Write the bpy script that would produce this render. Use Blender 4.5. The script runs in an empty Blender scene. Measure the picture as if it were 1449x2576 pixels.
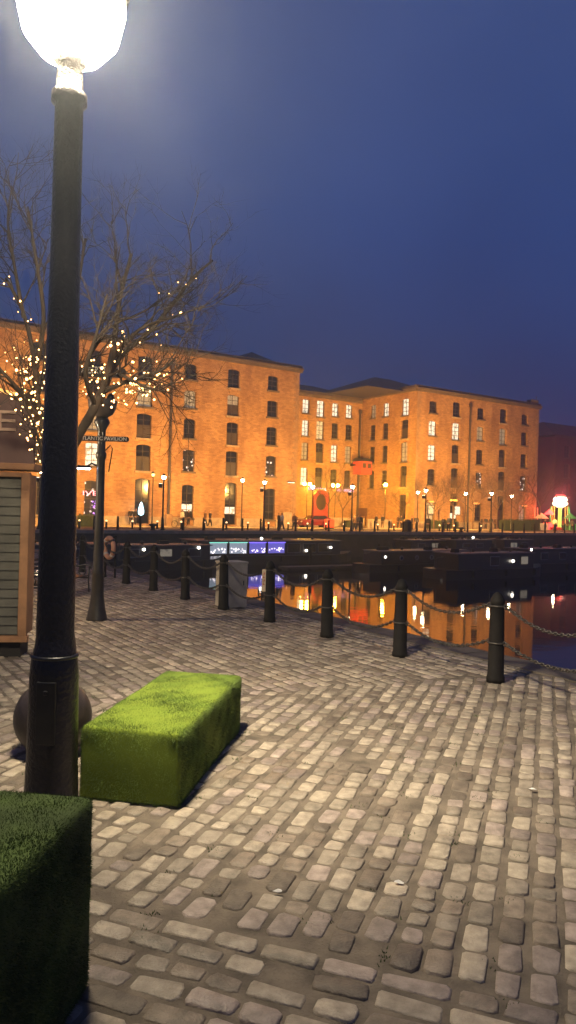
import bpy, math, random
import numpy as np
from mathutils import Vector, Matrix
random.seed(7); rng = np.random.default_rng(7)
S = bpy.context.scene; COL = S.collection
R = math.radians
# ------------------------------------------------------------------ camera
CAMH = 2.2; F = 1860.0
cam = bpy.data.cameras.new('camera'); camo = bpy.data.objects.new('camera', cam); COL.objects.link(camo)
cam.sensor_fit = 'VERTICAL'; cam.sensor_height = 36; cam.lens = 26.0; cam.clip_start = .05; cam.clip_end = 3000
CM = Matrix.Translation((0, 0, CAMH)) @ Matrix.Rotation(math.pi/2 - R(.31), 4, 'X') @ Matrix.Rotation(R(1.6), 4, 'Z')
camo.matrix_world = CM; S.camera = camo
# ------------------------------------------------------------------ world
wd = bpy.data.worlds.new('World'); S.world = wd; wd.use_nodes = True
nt = wd.node_tree; bg = nt.nodes['Background']
tc = nt.nodes.new('ShaderNodeTexCoord'); sep = nt.nodes.new('ShaderNodeSeparateXYZ')
nt.links.new(tc.outputs['Generated'], sep.inputs[0])
cr = nt.nodes.new('ShaderNodeValToRGB'); nt.links.new(sep.outputs['Z'], cr.inputs[0])
e = cr.color_ramp.elements
e[0].position = 0.0; e[0].color = (.016, .028, .105, 1)
e[1].position = .62; e[1].color = (.028, .048, .15, 1)
a = e.new(.12); a.color = (.0125, .029, .115, 1)
a = e.new(.34); a.color = (.016, .036, .14, 1)
nz = nt.nodes.new('ShaderNodeTexNoise'); nz.inputs['Scale'].default_value = 1.6; nz.inputs['Detail'].default_value = 4
nt.links.new(tc.outputs['Generated'], nz.inputs['Vector'])
mx = nt.nodes.new('ShaderNodeMix'); mx.data_type = 'RGBA'; mx.blend_type = 'MULTIPLY'; mx.inputs[0].default_value = .35
nt.links.new(cr.outputs[0], mx.inputs[6]); nt.links.new(nz.outputs['Color'], mx.inputs[7])
hs = nt.nodes.new('ShaderNodeValToRGB'); nt.links.new(nz.outputs['Fac'], hs.inputs[0])
hs.color_ramp.elements[0].position = .3; hs.color_ramp.elements[0].color = (.6, .62, .66, 1)
hs.color_ramp.elements[1].position = .75; hs.color_ramp.elements[1].color = (1.5, 1.42, 1.25, 1)
mx.inputs[0].default_value = 1; nt.links.new(hs.outputs[0], mx.inputs[7])
nt.links.new(mx.outputs[2], bg.inputs[0]); bg.inputs[1].default_value = 1.0
S.view_settings.view_transform = 'Standard'; S.view_settings.look = 'None'; S.view_settings.exposure = .45; S.view_settings.gamma = 1
S.cycles.use_denoising = True; S.cycles.max_bounces = 6; S.cycles.volume_bounces = 0
S.cycles.sample_clamp_indirect = 4; S.cycles.use_light_tree = True; S.cycles.volume_max_steps = 64
HAZE = .0030
# ------------------------------------------------------------------ frames
CU, SU = .829, .559
def W(u, v, z=0.0): return Vector((u*CU - v*SU, u*SU + v*CU, z))
def ray(x, y):
    d = CM.to_3x3() @ Vector(((x-724.5)/F, -(y-1288)/F, -1)); return d
def at(x, y, D):            # point at depth Y = D seen at reading (x,y)
    d = ray(x, y); return Vector((0, 0, CAMH)) + d*(D/d.y)
def ground(x, y, z=0.0):
    d = ray(x, y); return Vector((0, 0, CAMH)) + d*((z-CAMH)/d.z)
def px2u(px, v):
    r = (px-724.5)/F; return (SU*v + CU*v*r)/(CU - SU*r)
UANG = math.atan2(SU, CU)
# ------------------------------------------------------------------ materials
MATS = {}
def mat(name, col, rough=.7, metal=0, emit=None, es=0, var=0, vscale=3, bump=0, bscale=40, spec=.5, dark=None, coat=0):
    if name in MATS: return MATS[name]
    m = bpy.data.materials.new(name); m.use_nodes = True; t = m.node_tree; b = t.nodes['Principled BSDF']
    b.inputs['Base Color'].default_value = (*col, 1); b.inputs['Roughness'].default_value = rough
    b.inputs['Metallic'].default_value = metal; b.inputs['Specular IOR Level'].default_value = spec
    b.inputs['Coat Weight'].default_value = coat
    co = t.nodes.new('ShaderNodeTexCoord')
    if var or dark:
        n = t.nodes.new('ShaderNodeTexNoise'); n.inputs['Scale'].default_value = vscale; n.inputs['Detail'].default_value = 6
        t.links.new(co.outputs['Object'], n.inputs['Vector'])
        r = t.nodes.new('ShaderNodeValToRGB'); t.links.new(n.outputs['Fac'], r.inputs[0])
        d = dark or tuple(c*(1-var) for c in col)
        r.color_ramp.elements[0].position = .35; r.color_ramp.elements[0].color = (*d, 1)
        r.color_ramp.elements[1].position = .65; r.color_ramp.elements[1].color = (*[min(1, c*(1+var*.5)) for c in col], 1)
        t.links.new(r.outputs[0], b.inputs['Base Color'])
    if bump:
        n = t.nodes.new('ShaderNodeTexNoise'); n.inputs['Scale'].default_value = bscale; n.inputs['Detail'].default_value = 5
        t.links.new(co.outputs['Object'], n.inputs['Vector'])
        bp = t.nodes.new('ShaderNodeBump'); bp.inputs['Strength'].default_value = bump; bp.inputs['Distance'].default_value = .01
        t.links.new(n.outputs['Fac'], bp.inputs['Height']); t.links.new(bp.outputs[0], b.inputs['Normal'])
    if emit:
        b.inputs['Emission Color'].default_value = (*emit, 1); b.inputs['Emission Strength'].default_value = es
    MATS[name] = m; return m
def nodes(m): return m.node_tree, m.node_tree.nodes['Principled BSDF']

def brick_mat(name, c1, c2, cm, fr=.33):
    m = mat(name, c1, .85); t, b = nodes(m)
    co = t.nodes.new('ShaderNodeTexCoord'); mp = t.nodes.new('ShaderNodeMapping'); mp.inputs['Rotation'].default_value = (0, 0, -UANG)
    t.links.new(co.outputs['Object'], mp.inputs[0]); sp = t.nodes.new('ShaderNodeSeparateXYZ'); t.links.new(mp.outputs[0], sp.inputs[0])
    ad = t.nodes.new('ShaderNodeMath'); t.links.new(sp.outputs[0], ad.inputs[0]); t.links.new(sp.outputs[1], ad.inputs[1])
    cb = t.nodes.new('ShaderNodeCombineXYZ'); t.links.new(ad.outputs[0], cb.inputs[0]); t.links.new(sp.outputs[2], cb.inputs[1])
    br = t.nodes.new('ShaderNodeTexBrick'); t.links.new(cb.outputs[0], br.inputs['Vector'])
    br.inputs['Scale'].default_value = 1; br.inputs['Brick Width'].default_value = .46; br.inputs['Row Height'].default_value = .17
    br.inputs['Mortar Size'].default_value = .012; br.inputs['Color1'].default_value = (*c1, 1); br.inputs['Color2'].default_value = (*c2, 1)
    br.inputs['Mortar'].default_value = (*cm, 1); br.inputs['Bias'].default_value = -.1
    n = t.nodes.new('ShaderNodeTexNoise'); n.inputs['Scale'].default_value = fr; n.inputs['Detail'].default_value = 7; n.inputs['Roughness'].default_value = .65
    ms = t.nodes.new('ShaderNodeMapping'); ms.inputs['Scale'].default_value = (1.6, .55, 1); t.links.new(cb.outputs[0], ms.inputs[0]); t.links.new(ms.outputs[0], n.inputs['Vector'])
    r = t.nodes.new('ShaderNodeValToRGB'); t.links.new(n.outputs['Fac'], r.inputs[0])
    r.color_ramp.elements[0].position = .34; r.color_ramp.elements[0].color = (.64, .57, .52, 1)
    r.color_ramp.elements[1].position = .68; r.color_ramp.elements[1].color = (1.15, 1.15, 1.15, 1)
    x = t.nodes.new('ShaderNodeMix'); x.data_type = 'RGBA'; x.blend_type = 'MULTIPLY'; x.inputs[0].default_value = 1
    t.links.new(br.outputs['Color'], x.inputs[6]); t.links.new(r.outputs[0], x.inputs[7]); t.links.new(x.outputs[2], b.inputs['Base Color'])
    return m
BRICK = brick_mat('brick', (.56, .33, .14), (.34, .17, .07), (.42, .29, .16))
REDBRICK = brick_mat('red_brick', (.22, .05, .04), (.17, .04, .035), (.16, .07, .06))
STONE = mat('pale_stone', (.46, .36, .25), .8, var=.25, vscale=2)
CORN = mat('cornice_stone', (.16, .12, .08), .85, var=.3, vscale=1.5)
SLATE = mat('slate', (.045, .042, .045), .6, var=.3, vscale=2)
IRON = mat('black_iron', (.008, .007, .007), .38, .0, var=.4, vscale=6, bump=.35, bscale=30, coat=.25)
IRON2 = mat('worn_black_iron', (.010, .008, .007), .7, var=.4, vscale=9, bump=.4, bscale=60, spec=.25)
FRAME = mat('dark_window_frame', (.06, .045, .035), .5)
GLASS = mat('dark_glass', (.012, .013, .018), .12, spec=.5)
def lit_mat(name, col, s, vs=2.2):
    m = mat(name, (.3, .3, .3), .3); t, b = nodes(m)
    co = t.nodes.new('ShaderNodeTexCoord'); n = t.nodes.new('ShaderNodeTexNoise'); n.inputs['Scale'].default_value = vs
    t.links.new(co.outputs['Object'], n.inputs['Vector']); r = t.nodes.new('ShaderNodeValToRGB'); t.links.new(n.outputs['Fac'], r.inputs[0])
    r.color_ramp.elements[0].position = .36; r.color_ramp.elements[0].color = (*[c*.25 for c in col], 1)
    r.color_ramp.elements[1].position = .45; r.color_ramp.elements[1].color = (*col, 1)
    t.links.new(r.outputs[0], b.inputs['Emission Color']); b.inputs['Emission Strength'].default_value = s
    return m
LITW = lit_mat('lit_white_pane', (1, .9, .68), .95)
LITY = lit_mat('lit_warm_pane', (1, .72, .36), .6)
LITP = lit_mat('half_lit_pane', (.9, .75, .5), .16, 3.1)
def dots_mat(name, col, s, scale, thr=.16, base=(.03, .03, .035)):
    m = mat(name, base, .15); t, b = nodes(m)
    co = t.nodes.new('ShaderNodeTexCoord'); v = t.nodes.new('ShaderNodeTexVoronoi'); v.inputs['Scale'].default_value = scale
    t.links.new(co.outputs['Object'], v.inputs['Vector'])
    lt = t.nodes.new('ShaderNodeMath'); lt.operation = 'LESS_THAN'; lt.inputs[1].default_value = thr; t.links.new(v.outputs['Distance'], lt.inputs[0])
    mu = t.nodes.new('ShaderNodeMath'); mu.operation = 'MULTIPLY'; mu.inputs[1].default_value = s; t.links.new(lt.outputs[0], mu.inputs[0])
    b.inputs['Emission Color'].default_value = (*col, 1); t.links.new(mu.outputs[0], b.inputs['Emission Strength'])
    return m
DOTS = dots_mat('pane_with_glint_dots', (1, .75, .6), 1.6, 2.4, .3)  # bright reflections in the glass put in as glowing dots
STEEL = mat('dull_steel', (.09, .08, .07), .45, .6, var=.3, vscale=8)

# ------------------------------------------------------------------ mesh builder
class MB:
    def __init__(s): s.v = []; s.f = []; s.mi = []; s.m = 0
    def quad(s, *p):
        n = len(s.v); s.v += [tuple(q) for q in p]; s.f.append(tuple(range(n, n+len(p)))); s.mi.append(s.m)
    def box(s, c, d, rz=0, top=(1, 1), fn=None):
        n = len(s.v); cs, sn = math.cos(rz), math.sin(rz)
        for k in (-1, 1):
            tx, ty = top if k == 1 else (1, 1)
            for (i, j) in ((-1, -1), (1, -1), (1, 1), (-1, 1)):
                x, y, z = i*d[0]/2*tx, j*d[1]/2*ty, k*d[2]/2
                p = (c[0]+x*cs-y*sn, c[1]+x*sn+y*cs, c[2]+z)
                s.v.append(tuple(fn(*p)) if fn else p)
        for q in ((0, 3, 2, 1), (4, 5, 6, 7), (0, 1, 5, 4), (1, 2, 6, 5), (2, 3, 7, 6), (3, 0, 4, 7)):
            s.f.append(tuple(n+i for i in q)); s.mi.append(s.m)
        return s
    def tube(s, pts, rad, n=8, cap=True):
        pts = [Vector(p) for p in pts]
        if not hasattr(rad, '__len__'): rad = [rad]*len(pts)
        base = len(s.v); up = Vector((0, 0, 1))
        for i, p in enumerate(pts):
            t = (pts[min(i+1, len(pts)-1)]-pts[max(i-1, 0)])
            if t.length < 1e-9: t = Vector((0, 0, 1))
            t.normalize()
            if i == 0:
                a = t.cross(up if abs(t.z) < .9 else Vector((1, 0, 0))).normalized()
            else:
                a = (a - t*a.dot(t)); a = a.normalized() if a.length > 1e-6 else t.orthogonal().normalized()
            b = t.cross(a)
            for k in range(n):
                an = 2*math.pi*k/n; s.v.append(tuple(p + (a*math.cos(an)+b*math.sin(an))*rad[i]))
        for i in range(len(pts)-1):
            for k in range(n):
                q = base+i*n; s.f.append((q+k, q+(k+1) % n, q+n+(k+1) % n, q+n+k)); s.mi.append(s.m)
        if cap:
            s.f.append(tuple(base+k for k in reversed(range(n)))); s.f.append(tuple(base+(len(pts)-1)*n+k for k in range(n))); s.mi += [s.m, s.m]
        return s
    def lathe(s, prof, c=(0, 0, 0), n=20, sx=1, sy=1):
        base = len(s.v)
        for (r, z) in prof:
            for k in range(n):
                an = 2*math.pi*k/n; s.v.append((c[0]+r*math.cos(an)*sx, c[1]+r*math.sin(an)*sy, c[2]+z))
        for i in range(len(prof)-1):
            for k in range(n):
                q = base+i*n; s.f.append((q+k, q+(k+1) % n, q+n+(k+1) % n, q+n+k)); s.mi.append(s.m)
        s.f.append(tuple(base+k for k in reversed(range(n)))); s.f.append(tuple(base+(len(prof)-1)*n+k for k in range(n))); s.mi += [s.m, s.m]
        return s
    def torus(s, c, Rr, r, ax, ay, n=24, m=8, sy=1):
        c, ax, ay = Vector(c), Vector(ax), Vector(ay); az = ax.cross(ay); base = len(s.v)
        for i in range(n):
            t = 2*math.pi*i/n; d = ax*math.cos(t)+ay*math.sin(t)*sy; dn = (ax*math.cos(t)+ay*math.sin(t)).normalized()
            for j in range(m):
                q = 2*math.pi*j/m; s.v.append(tuple(c+d*Rr+(dn*math.cos(q)+az*math.sin(q))*r))
        for i in range(n):
            for j in range(m):
                s.f.append((base+i*m+j, base+((i+1) % n)*m+j, base+((i+1) % n)*m+(j+1) % m, base+i*m+(j+1) % m)); s.mi.append(s.m)
        return s
    def build(s, name, mats, parent=None, smooth=False, org=None, bevel=0):
        me = bpy.data.meshes.new(name); vv = s.v
        if org is not None: vv = [(x-org[0], y-org[1], z-org[2]) for x, y, z in vv]
        me.from_pydata(vv, [], s.f)
        if not isinstance(mats, (list, tuple)): mats = [mats]
        for m in mats: me.materials.append(m)
        if len(mats) > 1: me.polygons.foreach_set('material_index', s.mi)
        if smooth: me.polygons.foreach_set('use_smooth', [True]*len(s.f))
        me.update()
        o = bpy.data.objects.new(name, me); COL.objects.link(o)
        if org is not None: o.location = org
        if parent: o.parent = parent
        if bevel:
            b = o.modifiers.new('bevel', 'BEVEL'); b.width = bevel; b.segments = 2
        return o
def tag(o, label=None, cat=None, group=None, kind=None):
    if label: o['label'] = label
    if cat: o['category'] = cat
    if group: o['group'] = group
    if kind: o['kind'] = kind
    return o
def empty(name, loc=(0, 0, 0), rz=0, **k):
    o = bpy.data.objects.new(name, None); COL.objects.link(o); o.location = loc; o.rotation_euler = (0, 0, rz); o.empty_display_size = .2
    return tag(o, **k)
def kids(o): return [c for c in bpy.data.objects if c.parent == o]
TREE = {}
def copy_tree(o, loc=None, rz=None, label=None, group=None, cat=None, scale=None):
    def rec(q, par):
        c = q.copy(); COL.objects.link(c)
        if par: c.parent = par
        for h in kids(q): rec(h, c)
        return c
    ks = rec(o, None)
    if loc is not None: ks.location = loc
    if rz is not None: ks.rotation_euler = (0, 0, rz)
    if scale is not None: ks.scale = scale
    return tag(ks, label, cat, group)
def text_obj(txt, size, ext, m, parent, loc, rot, name='lettering', width=None):
    cu = bpy.data.curves.new('t', 'FONT'); cu.body = txt; cu.size = size; cu.extrude = ext; cu.align_x = 'CENTER'; cu.align_y = 'CENTER'
    o = bpy.data.objects.new('t', cu); COL.objects.link(o); bpy.context.view_layer.update()
    me = bpy.data.meshes.new_from_object(o.evaluated_get(bpy.context.evaluated_depsgraph_get()))
    bpy.data.objects.remove(o); bpy.data.curves.remove(cu)
    me.materials.clear(); me.materials.append(m)
    q = bpy.data.objects.new(name, me); COL.objects.link(q); q.location = loc; q.rotation_euler = rot
    if width:
        xs = [v.co.x for v in me.vertices]; q.scale = (width/(max(xs)-min(xs)), 1, 1)
    if parent: q.parent = parent
    return q

# ------------------------------------------------------------------ ground, quays, water
EDGE = 9.2; FARQ = 57.3; WL = -2.5
MORTAR = mat('sett_joint_dirt', (.17, .135, .10), .95, dark=(.085, .068, .05), var=.2, vscale=5, bump=.9, bscale=55)
def sett_mat():
    m = mat('granite_setts', (.26, .21, .15), .62, bump=.8, bscale=70); t, b = nodes(m)
    at_ = t.nodes.new('ShaderNodeAttribute'); at_.attribute_name = 'tint'
    co = t.nodes.new('ShaderNodeTexCoord'); n = t.nodes.new('ShaderNodeTexNoise'); n.inputs['Scale'].default_value = 14; n.inputs['Detail'].default_value = 7
    t.links.new(co.outputs['Object'], n.inputs['Vector'])
    r = t.nodes.new('ShaderNodeValToRGB'); t.links.new(n.outputs['Fac'], r.inputs[0])
    r.color_ramp.elements[0].position = .3; r.color_ramp.elements[0].color = (.6, .58, .55, 1)
    r.color_ramp.elements[1].position = .7; r.color_ramp.elements[1].color = (1.15, 1.12, 1.08, 1)
    x = t.nodes.new('ShaderNodeMix'); x.data_type = 'RGBA'; x.blend_type = 'MULTIPLY'; x.inputs[0].default_value = 1
    t.links.new(at_.outputs['Color'], x.inputs[6]); t.links.new(r.outputs[0], x.inputs[7]); t.links.new(x.outputs[2], b.inputs['Base Color'])
    n2 = t.nodes.new('ShaderNodeTexNoise'); n2.inputs['Scale'].default_value = .9; n2.inputs['Detail'].default_value = 3
    t.links.new(co.outputs['Object'], n2.inputs['Vector'])
    mr = t.nodes.new('ShaderNodeMapRange'); mr.inputs['From Min'].default_value = .35; mr.inputs['From Max'].default_value = .65
    mr.inputs['To Min'].default_value = .42; mr.inputs['To Max'].default_value = .75
    t.links.new(n2.outputs['Fac'], mr.inputs[0]); t.links.new(mr.outputs[0], b.inputs['Roughness'])
    return m
SETT = sett_mat()
AX = Vector((math.sin(R(19.4)), math.cos(R(19.4)))); BX = Vector((AX.y, -AX.x))
SEAM0 = Vector((-.58, 8.69)); SEAMD = (Vector((1.67, 9.56))-SEAM0).normalized(); SEAMN = Vector((-SEAMD.y, SEAMD.x))
BOT0 = Vector((.01, 3.80))
def region(p):
    if p.dot(Vector((CU, SU))) > 8.62: return 9
    if (p-SEAM0).dot(SEAMN) > 0: return 2
    if (p-BOT0).dot(AX) < 0: return 3
    return 1
def vis(p):
    if p.y < 1.2 or p.y > 31: return False
    return abs(p.x) < .40*p.y + 1.7
verts = []; faces = []; tints = []
def stone(c, ex, ey, lx, ly, z, tint):
    n0 = len(verts); cs = min(lx, ly)*random.uniform(.10, .20)
    hx, hy = lx/2, ly/2; tx, ty = random.uniform(-.035, .035), random.uniform(-.035, .035)
    out = [(-hx+cs, -hy), (hx-cs, -hy), (hx, -hy+cs), (hx, hy-cs), (hx-cs, hy), (-hx+cs, hy), (-hx, hy-cs), (-hx, -hy+cs)]
    out = [(x+random.uniform(-.009, .006), y+random.uniform(-.010, .008)) for x, y in out]
    for k, (ins, zz) in enumerate(((1.0, -.01), (.975, z*.60), (.88, z*.97))):
        for x, y in out:
            X, Y = x*ins, y*ins; p = c + ex*X + ey*Y
            verts.append((p.x, p.y, zz + (X*tx+Y*ty if k else 0)))
    verts.append((c.x, c.y, z))
    for k in range(2):
        for i in range(8):
            faces.append((n0+k*8+i, n0+k*8+(i+1) % 8, n0+k*8+8+(i+1) % 8, n0+k*8+8+i))
    for i in range(8): faces.append((n0+16+i, n0+16+(i+1) % 8, n0+24))
    tints.extend([tint]*25)
def tint():
    k = random.random(); g = random.uniform(.65, 1.3)
    base = (.31, .265, .21) if k < .6 else ((.28, .23, .20) if k < .85 else (.32, .275, .215))
    if random.random() < .22: base = (.19, .155, .12)
    return tuple(x*g*1.12 for x in base)+(1,)
def lay(reg, o, d, pitch, lmin, lmax, gap, wj, n, m0, m1):
    b = Vector((d.y, -d.x))
    for i in range(-n, n):
        t = m0 + random.uniform(0, .2)
        off = random.uniform(-.006, .006)
        while t < m1:
            L = random.uniform(lmin, lmax); c2 = o + b*(i*pitch+off+random.uniform(-.006, .006)) + d*(t+L/2)
            g = gap*random.uniform(.6, 1.5)
            if vis(c2) and region(c2) == reg and random.random() > .012:
                wd_ = (pitch-wj)*random.uniform(.86, 1.05)
                stone(c2, b.to_3d().to_2d(), d, wd_, L-g, random.uniform(.004, .017), tint())
            t += L
lay(1, BOT0, AX, .162, .13, .27, .024, .038, 64, -3, 14)
lay(3, BOT0, BX, .15, .18, .36, .026, .034, 42, -6, 6)
lay(2, Vector((0, 0)), Vector((-SU, CU)), .165, .16, .27, .028, .040, 190, -8, 34)
# quay base as one body with wall and coping
q = MB()
def slab(u0, u1, v0, v1, z0, z1): q.box(((u0+u1)/2, (v0+v1)/2, (z0+z1)/2), (u1-u0, v1-v0, z1-z0), fn=lambda u, v, z: W(u, v, z))
slab(-120, 8.63, -60, FARQ-.01, -3.4, 0)
gb = q.build('quay_ground', MORTAR); tag(gb, kind='structure')
me = bpy.data.meshes.new('paving_setts'); me.from_pydata(verts, [], faces); me.materials.append(SETT)
ca = me.color_attributes.new('tint', 'FLOAT_COLOR', 'POINT'); ca.data.foreach_set('color', np.array(tints, dtype=np.float32).ravel())
me.polygons.foreach_set('use_smooth', [True]*len(faces))
so = bpy.data.objects.new('paving_setts', me); COL.objects.link(so); tag(so, kind='structure')
COPE = mat('coping_granite', (.11, .09, .07), .7, var=.35, vscale=3, bump=.5, bscale=40)
WALLM = mat('dock_wall_stone', (.05, .042, .036), .7, var=.4, vscale=1.2, bump=.6, bscale=6)
q = MB(); v = -20.0
while v < FARQ-.2:
    L = random.uniform(.9, 1.4); q.box((8.92, v+L/2, .004), (.57, L-.018, .05+random.uniform(-.006, .006)), fn=lambda u, vv, z: W(u, vv, z)); v += L
cp = q.build('quay_coping', COPE, bevel=.01); tag(cp, kind='structure')
q = MB(); q.box(((8.64+EDGE-.02)/2, (-60+FARQ-.02)/2, -1.75), (EDGE-.02-8.64, FARQ+59.9, 3.3-.06), fn=lambda u, v, z: W(u, v, z)); tag(q.build('dock_wall', WALLM), kind='structure')
# water
wm = mat('dock_water', (.002, .003, .004), .015, spec=.5); t, b = nodes(wm)
b.inputs['IOR'].default_value = 2.15
co = t.nodes.new('ShaderNodeTexCoord'); mp = t.nodes.new('ShaderNodeMapping'); mp.inputs['Scale'].default_value = (.6, 1.7, 1); t.links.new(co.outputs['Object'], mp.inputs[0])
n = t.nodes.new('ShaderNodeTexNoise'); n.inputs['Scale'].default_value = 1.3; n.inputs['Detail'].default_value = 3; t.links.new(mp.outputs[0], n.inputs['Vector'])
bp = t.nodes.new('ShaderNodeBump'); bp.inputs['Strength'].default_value = .30; bp.inputs['Distance'].default_value = .013
t.links.new(n.outputs['Fac'], bp.inputs['Height']); t.links.new(bp.outputs[0], b.inputs['Normal'])
b.inputs['Specular IOR Level'].default_value = 1.0
q = MB(); q.quad(W(EDGE-.3, -60, WL), W(230, -60, WL), W(230, FARQ+.3, WL), W(EDGE-.3, FARQ+.3, WL)); tag(q.build('water', wm), kind='structure')
# far quay
FARG = mat('far_quay_paving', (.30, .21, .13), .8, dark=(.2, .13, .085), var=.2, vscale=.5, bump=.5, bscale=5)
q = MB(); slab(-120, 230, FARQ+.7, 330, -3.4, 0); tag(q.build('far_quay_ground', FARG), kind='structure')
q = MB()
u = 5.0
while u < 125:
    q.box((u+.75, FARQ+.35, -.11), (1.485, .7, .28), fn=lambda uu, v, z: W(uu, v, z)); u += 1.5
tag(q.build('far_quay_coping', STONE, bevel=.02), kind='structure')
q = MB(); q.box((55, FARQ+.38, -1.85), (350, .62, 3.2), fn=lambda uu, v, z: W(uu, v, z)); tag(q.build('far_dock_wall', WALLM), kind='structure')
ROADM = mat('road_asphalt', (.11, .075, .05), .85, var=.2, vscale=2)
q = MB(); q.quad(*[W(*p, .006) for p in ((-40, 61.5), (160, 61.5), (160, 66.2), (-40, 66.2))]); tag(q.build('quayside_road', ROADM), kind='structure')
q = MB(); q.box((60, 66.4, .06), (200, .35, .12), fn=lambda uu, v, z: W(uu, v, z)); tag(q.build('kerb', STONE), kind='structure')

# ------------------------------------------------------------------ buildings
def facade(bld, P, s0, s1, z0, z1, cols, wallm=BRICK, rev=.32, into=None):
    """P(s,d,z) -> point, d outward. cols: (centre, width, [(zc,h,style)...])"""
    w = into or MB(); cols = sorted(cols, key=lambda c: c[0]); x = s0
    for sc, wdt, wins in cols:
        a, c = sc-wdt/2, sc+wdt/2
        w.quad(P(x, 0, z0), P(a, 0, z0), P(a, 0, z1), P(x, 0, z1)); zz = z0
        for (zc, h, st) in sorted(wins):
            b0, b1 = zc-h/2, zc+h/2
            if b0 > zz: w.quad(P(a, 0, zz), P(c, 0, zz), P(c, 0, b0), P(a, 0, b0))
            w.quad(P(a, 0, b0), P(c, 0, b0), P(c, -rev, b0), P(a, -rev, b0)); w.quad(P(a, 0, b1), P(a, -rev, b1), P(c, -rev, b1), P(c, 0, b1))
            w.quad(P(a, 0, b0), P(a, -rev, b0), P(a, -rev, b1), P(a, 0, b1)); w.quad(P(c, 0, b0), P(c, 0, b1), P(c, -rev, b1), P(c, -rev, b0))
            window(bld, P, a, c, b0, b1, rev, st); zz = b1
            ri = .16*(c-a)/1.4; mm = (a+c)/2; hw = (c-a)/2
            arc = [(mm+hw*(-1+2*k/8), b1-ri*((-1+2*k/8)**2)) for k in range(9)]
            for k in range(8):
                (xa, za), (xb, zb_) = arc[k], arc[k+1]
                w.quad(P(xa, 0, za), P(xb, 0, zb_), P(xb, 0, b1), P(xa, 0, b1)); w.quad(P(xa, 0, za), P(xa, -rev+.12, za), P(xb, -rev+.12, zb_), P(xb, 0, zb_))
        if zz < z1: w.quad(P(a, 0, zz), P(c, 0, zz), P(c, 0, z1), P(a, 0, z1))
        x = c
    w.quad(P(x, 0, z0), P(s1, 0, z0), P(s1, 0, z1), P(x, 0, z1))
    return w
PANES = {'d': GLASS, 'w': LITW, 'y': LITY, 'p': LITP, 's': DOTS, 'D': GLASS, 'W': LITY, 'L': LITP, 'T': GLASS}
def window(bld, P, a, c, b0, b1, rev, st):
    fr = MB(); f = .07; y0 = -rev+.02
    def bar(x0, x1, zz0, zz1, th=.07):
        for d0, d1 in ((y0, y0+th),):
            pts = [P(x0, d1, zz0), P(x1, d1, zz0), P(x1, d1, zz1), P(x0, d1, zz1), P(x0, d0, zz0), P(x1, d0, zz0), P(x1, d0, zz1), P(x0, d0, zz1)]
            n = len(fr.v); fr.v += [tuple(p) for p in pts]
            for qd in ((0, 1, 2, 3), (0, 4, 5, 1), (1, 5, 6, 2), (2, 6, 7, 3), (3, 7, 4, 0)): fr.f.append(tuple(n+i for i in qd)); fr.mi.append(0)
    bar(a+.004, a+f, b0+.004, b1-.004); bar(c-f, c-.004, b0+.004, b1-.004); bar(a+f, c-f, b1-f, b1-.004); bar(a+f, c-f, b0+.004, b0+f)
    m = (a+c)/2; bar(m-.03, m+.03, b0+f, b1-f, .05)
    nb = 3 if (b1-b0) > 2.1 else 2
    for k in range(1, nb+1):
        zz = b0+(b1-b0)*k/(nb+1); bar(a+f, c-f, zz-.03, zz+.03, .055)
    if st in 'DLT':                                    # loading bay doors: solid boarded lower leaf, glazed top
        lo = b0+(b1-b0)*(.55 if st != 'T' else .0)
        if st != 'T': bar(a+f, m-.05, b0+f, lo, .03); bar(m+.05, c-f, b0+f, lo, .03)
    fo = fr.build('window', FRAME, bld)
    pn = MB(); pn.quad(P(a, y0+.012, b0), P(c, y0+.012, b0), P(c, y0+.012, b1), P(a, y0+.012, b1))
    if st == 'E':                                    # ground floor door with lit fanlight
        zt = b0+(b1-b0)*.42
        lt = MB(); lt.quad(P(a+f, y0+.03, zt-.75), P(c-f, y0+.03, zt-.75), P(c-f, y0+.03, zt), P(a+f, y0+.03, zt)); lt.build('fanlight', LITW, fo)
    pn.build('pane', PANES.get(st, GLASS), fo)
    if b0 > .6:
        sl = MB(); sl.box(((a+c)/2, .02, b0-.10), (c-a+.24, .28, .20), fn=lambda s_, d_, z_: P(s_, d_, z_)); sl.build('sill', STONE if st in 'DLT' else CORN, fo)
def cornice(bld, P, s0, s1, z):
    c = MB(); f = lambda s_, d_, z_: P(s_, d_, z_)
    c.box(((s0+s1)/2, .10, z+.12), (s1-s0, .22, .24), fn=f); c.box(((s0+s1)/2, .17, z+.37), (s1-s0, .36, .25), fn=f); c.box(((s0+s1)/2, -.05, z+.66), (s1-s0, .3, .32), fn=f)
    c.build('cornice', CORN, bld)
def hip(bld, u0, u1, v0, v1, z, h, m=SLATE):
    w = (v1-v0)/2 if (v1-v0) < (u1-u0) else (u1-u0)/2
    if (v1-v0) < (u1-u0): r0, r1 = (u0+w, (v0+v1)/2), (u1-w-.01, (v0+v1)/2)
    else: r0, r1 = ((u0+u1)/2, v0+w), ((u0+u1)/2, v1-w)
    a, b_, c, d = W(u0, v0, z), W(u1, v0, z), W(u1, v1, z), W(u0, v1, z); e_, f_ = W(*r0, z+h), W(*r1, z+h)
    r = MB()
    if (v1-v0) < (u1-u0): r.quad(a, b_, f_, e_); r.quad(b_, c, f_); r.quad(c, d, e_, f_); r.quad(d, a, e_)
    else: r.quad(a, b_, e_); r.quad(b_, c, f_, e_); r.quad(c, d, f_); r.quad(d, a, e_, f_)
    r.quad(d, c, b_, a); return r.build('roof', m, bld)
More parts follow.
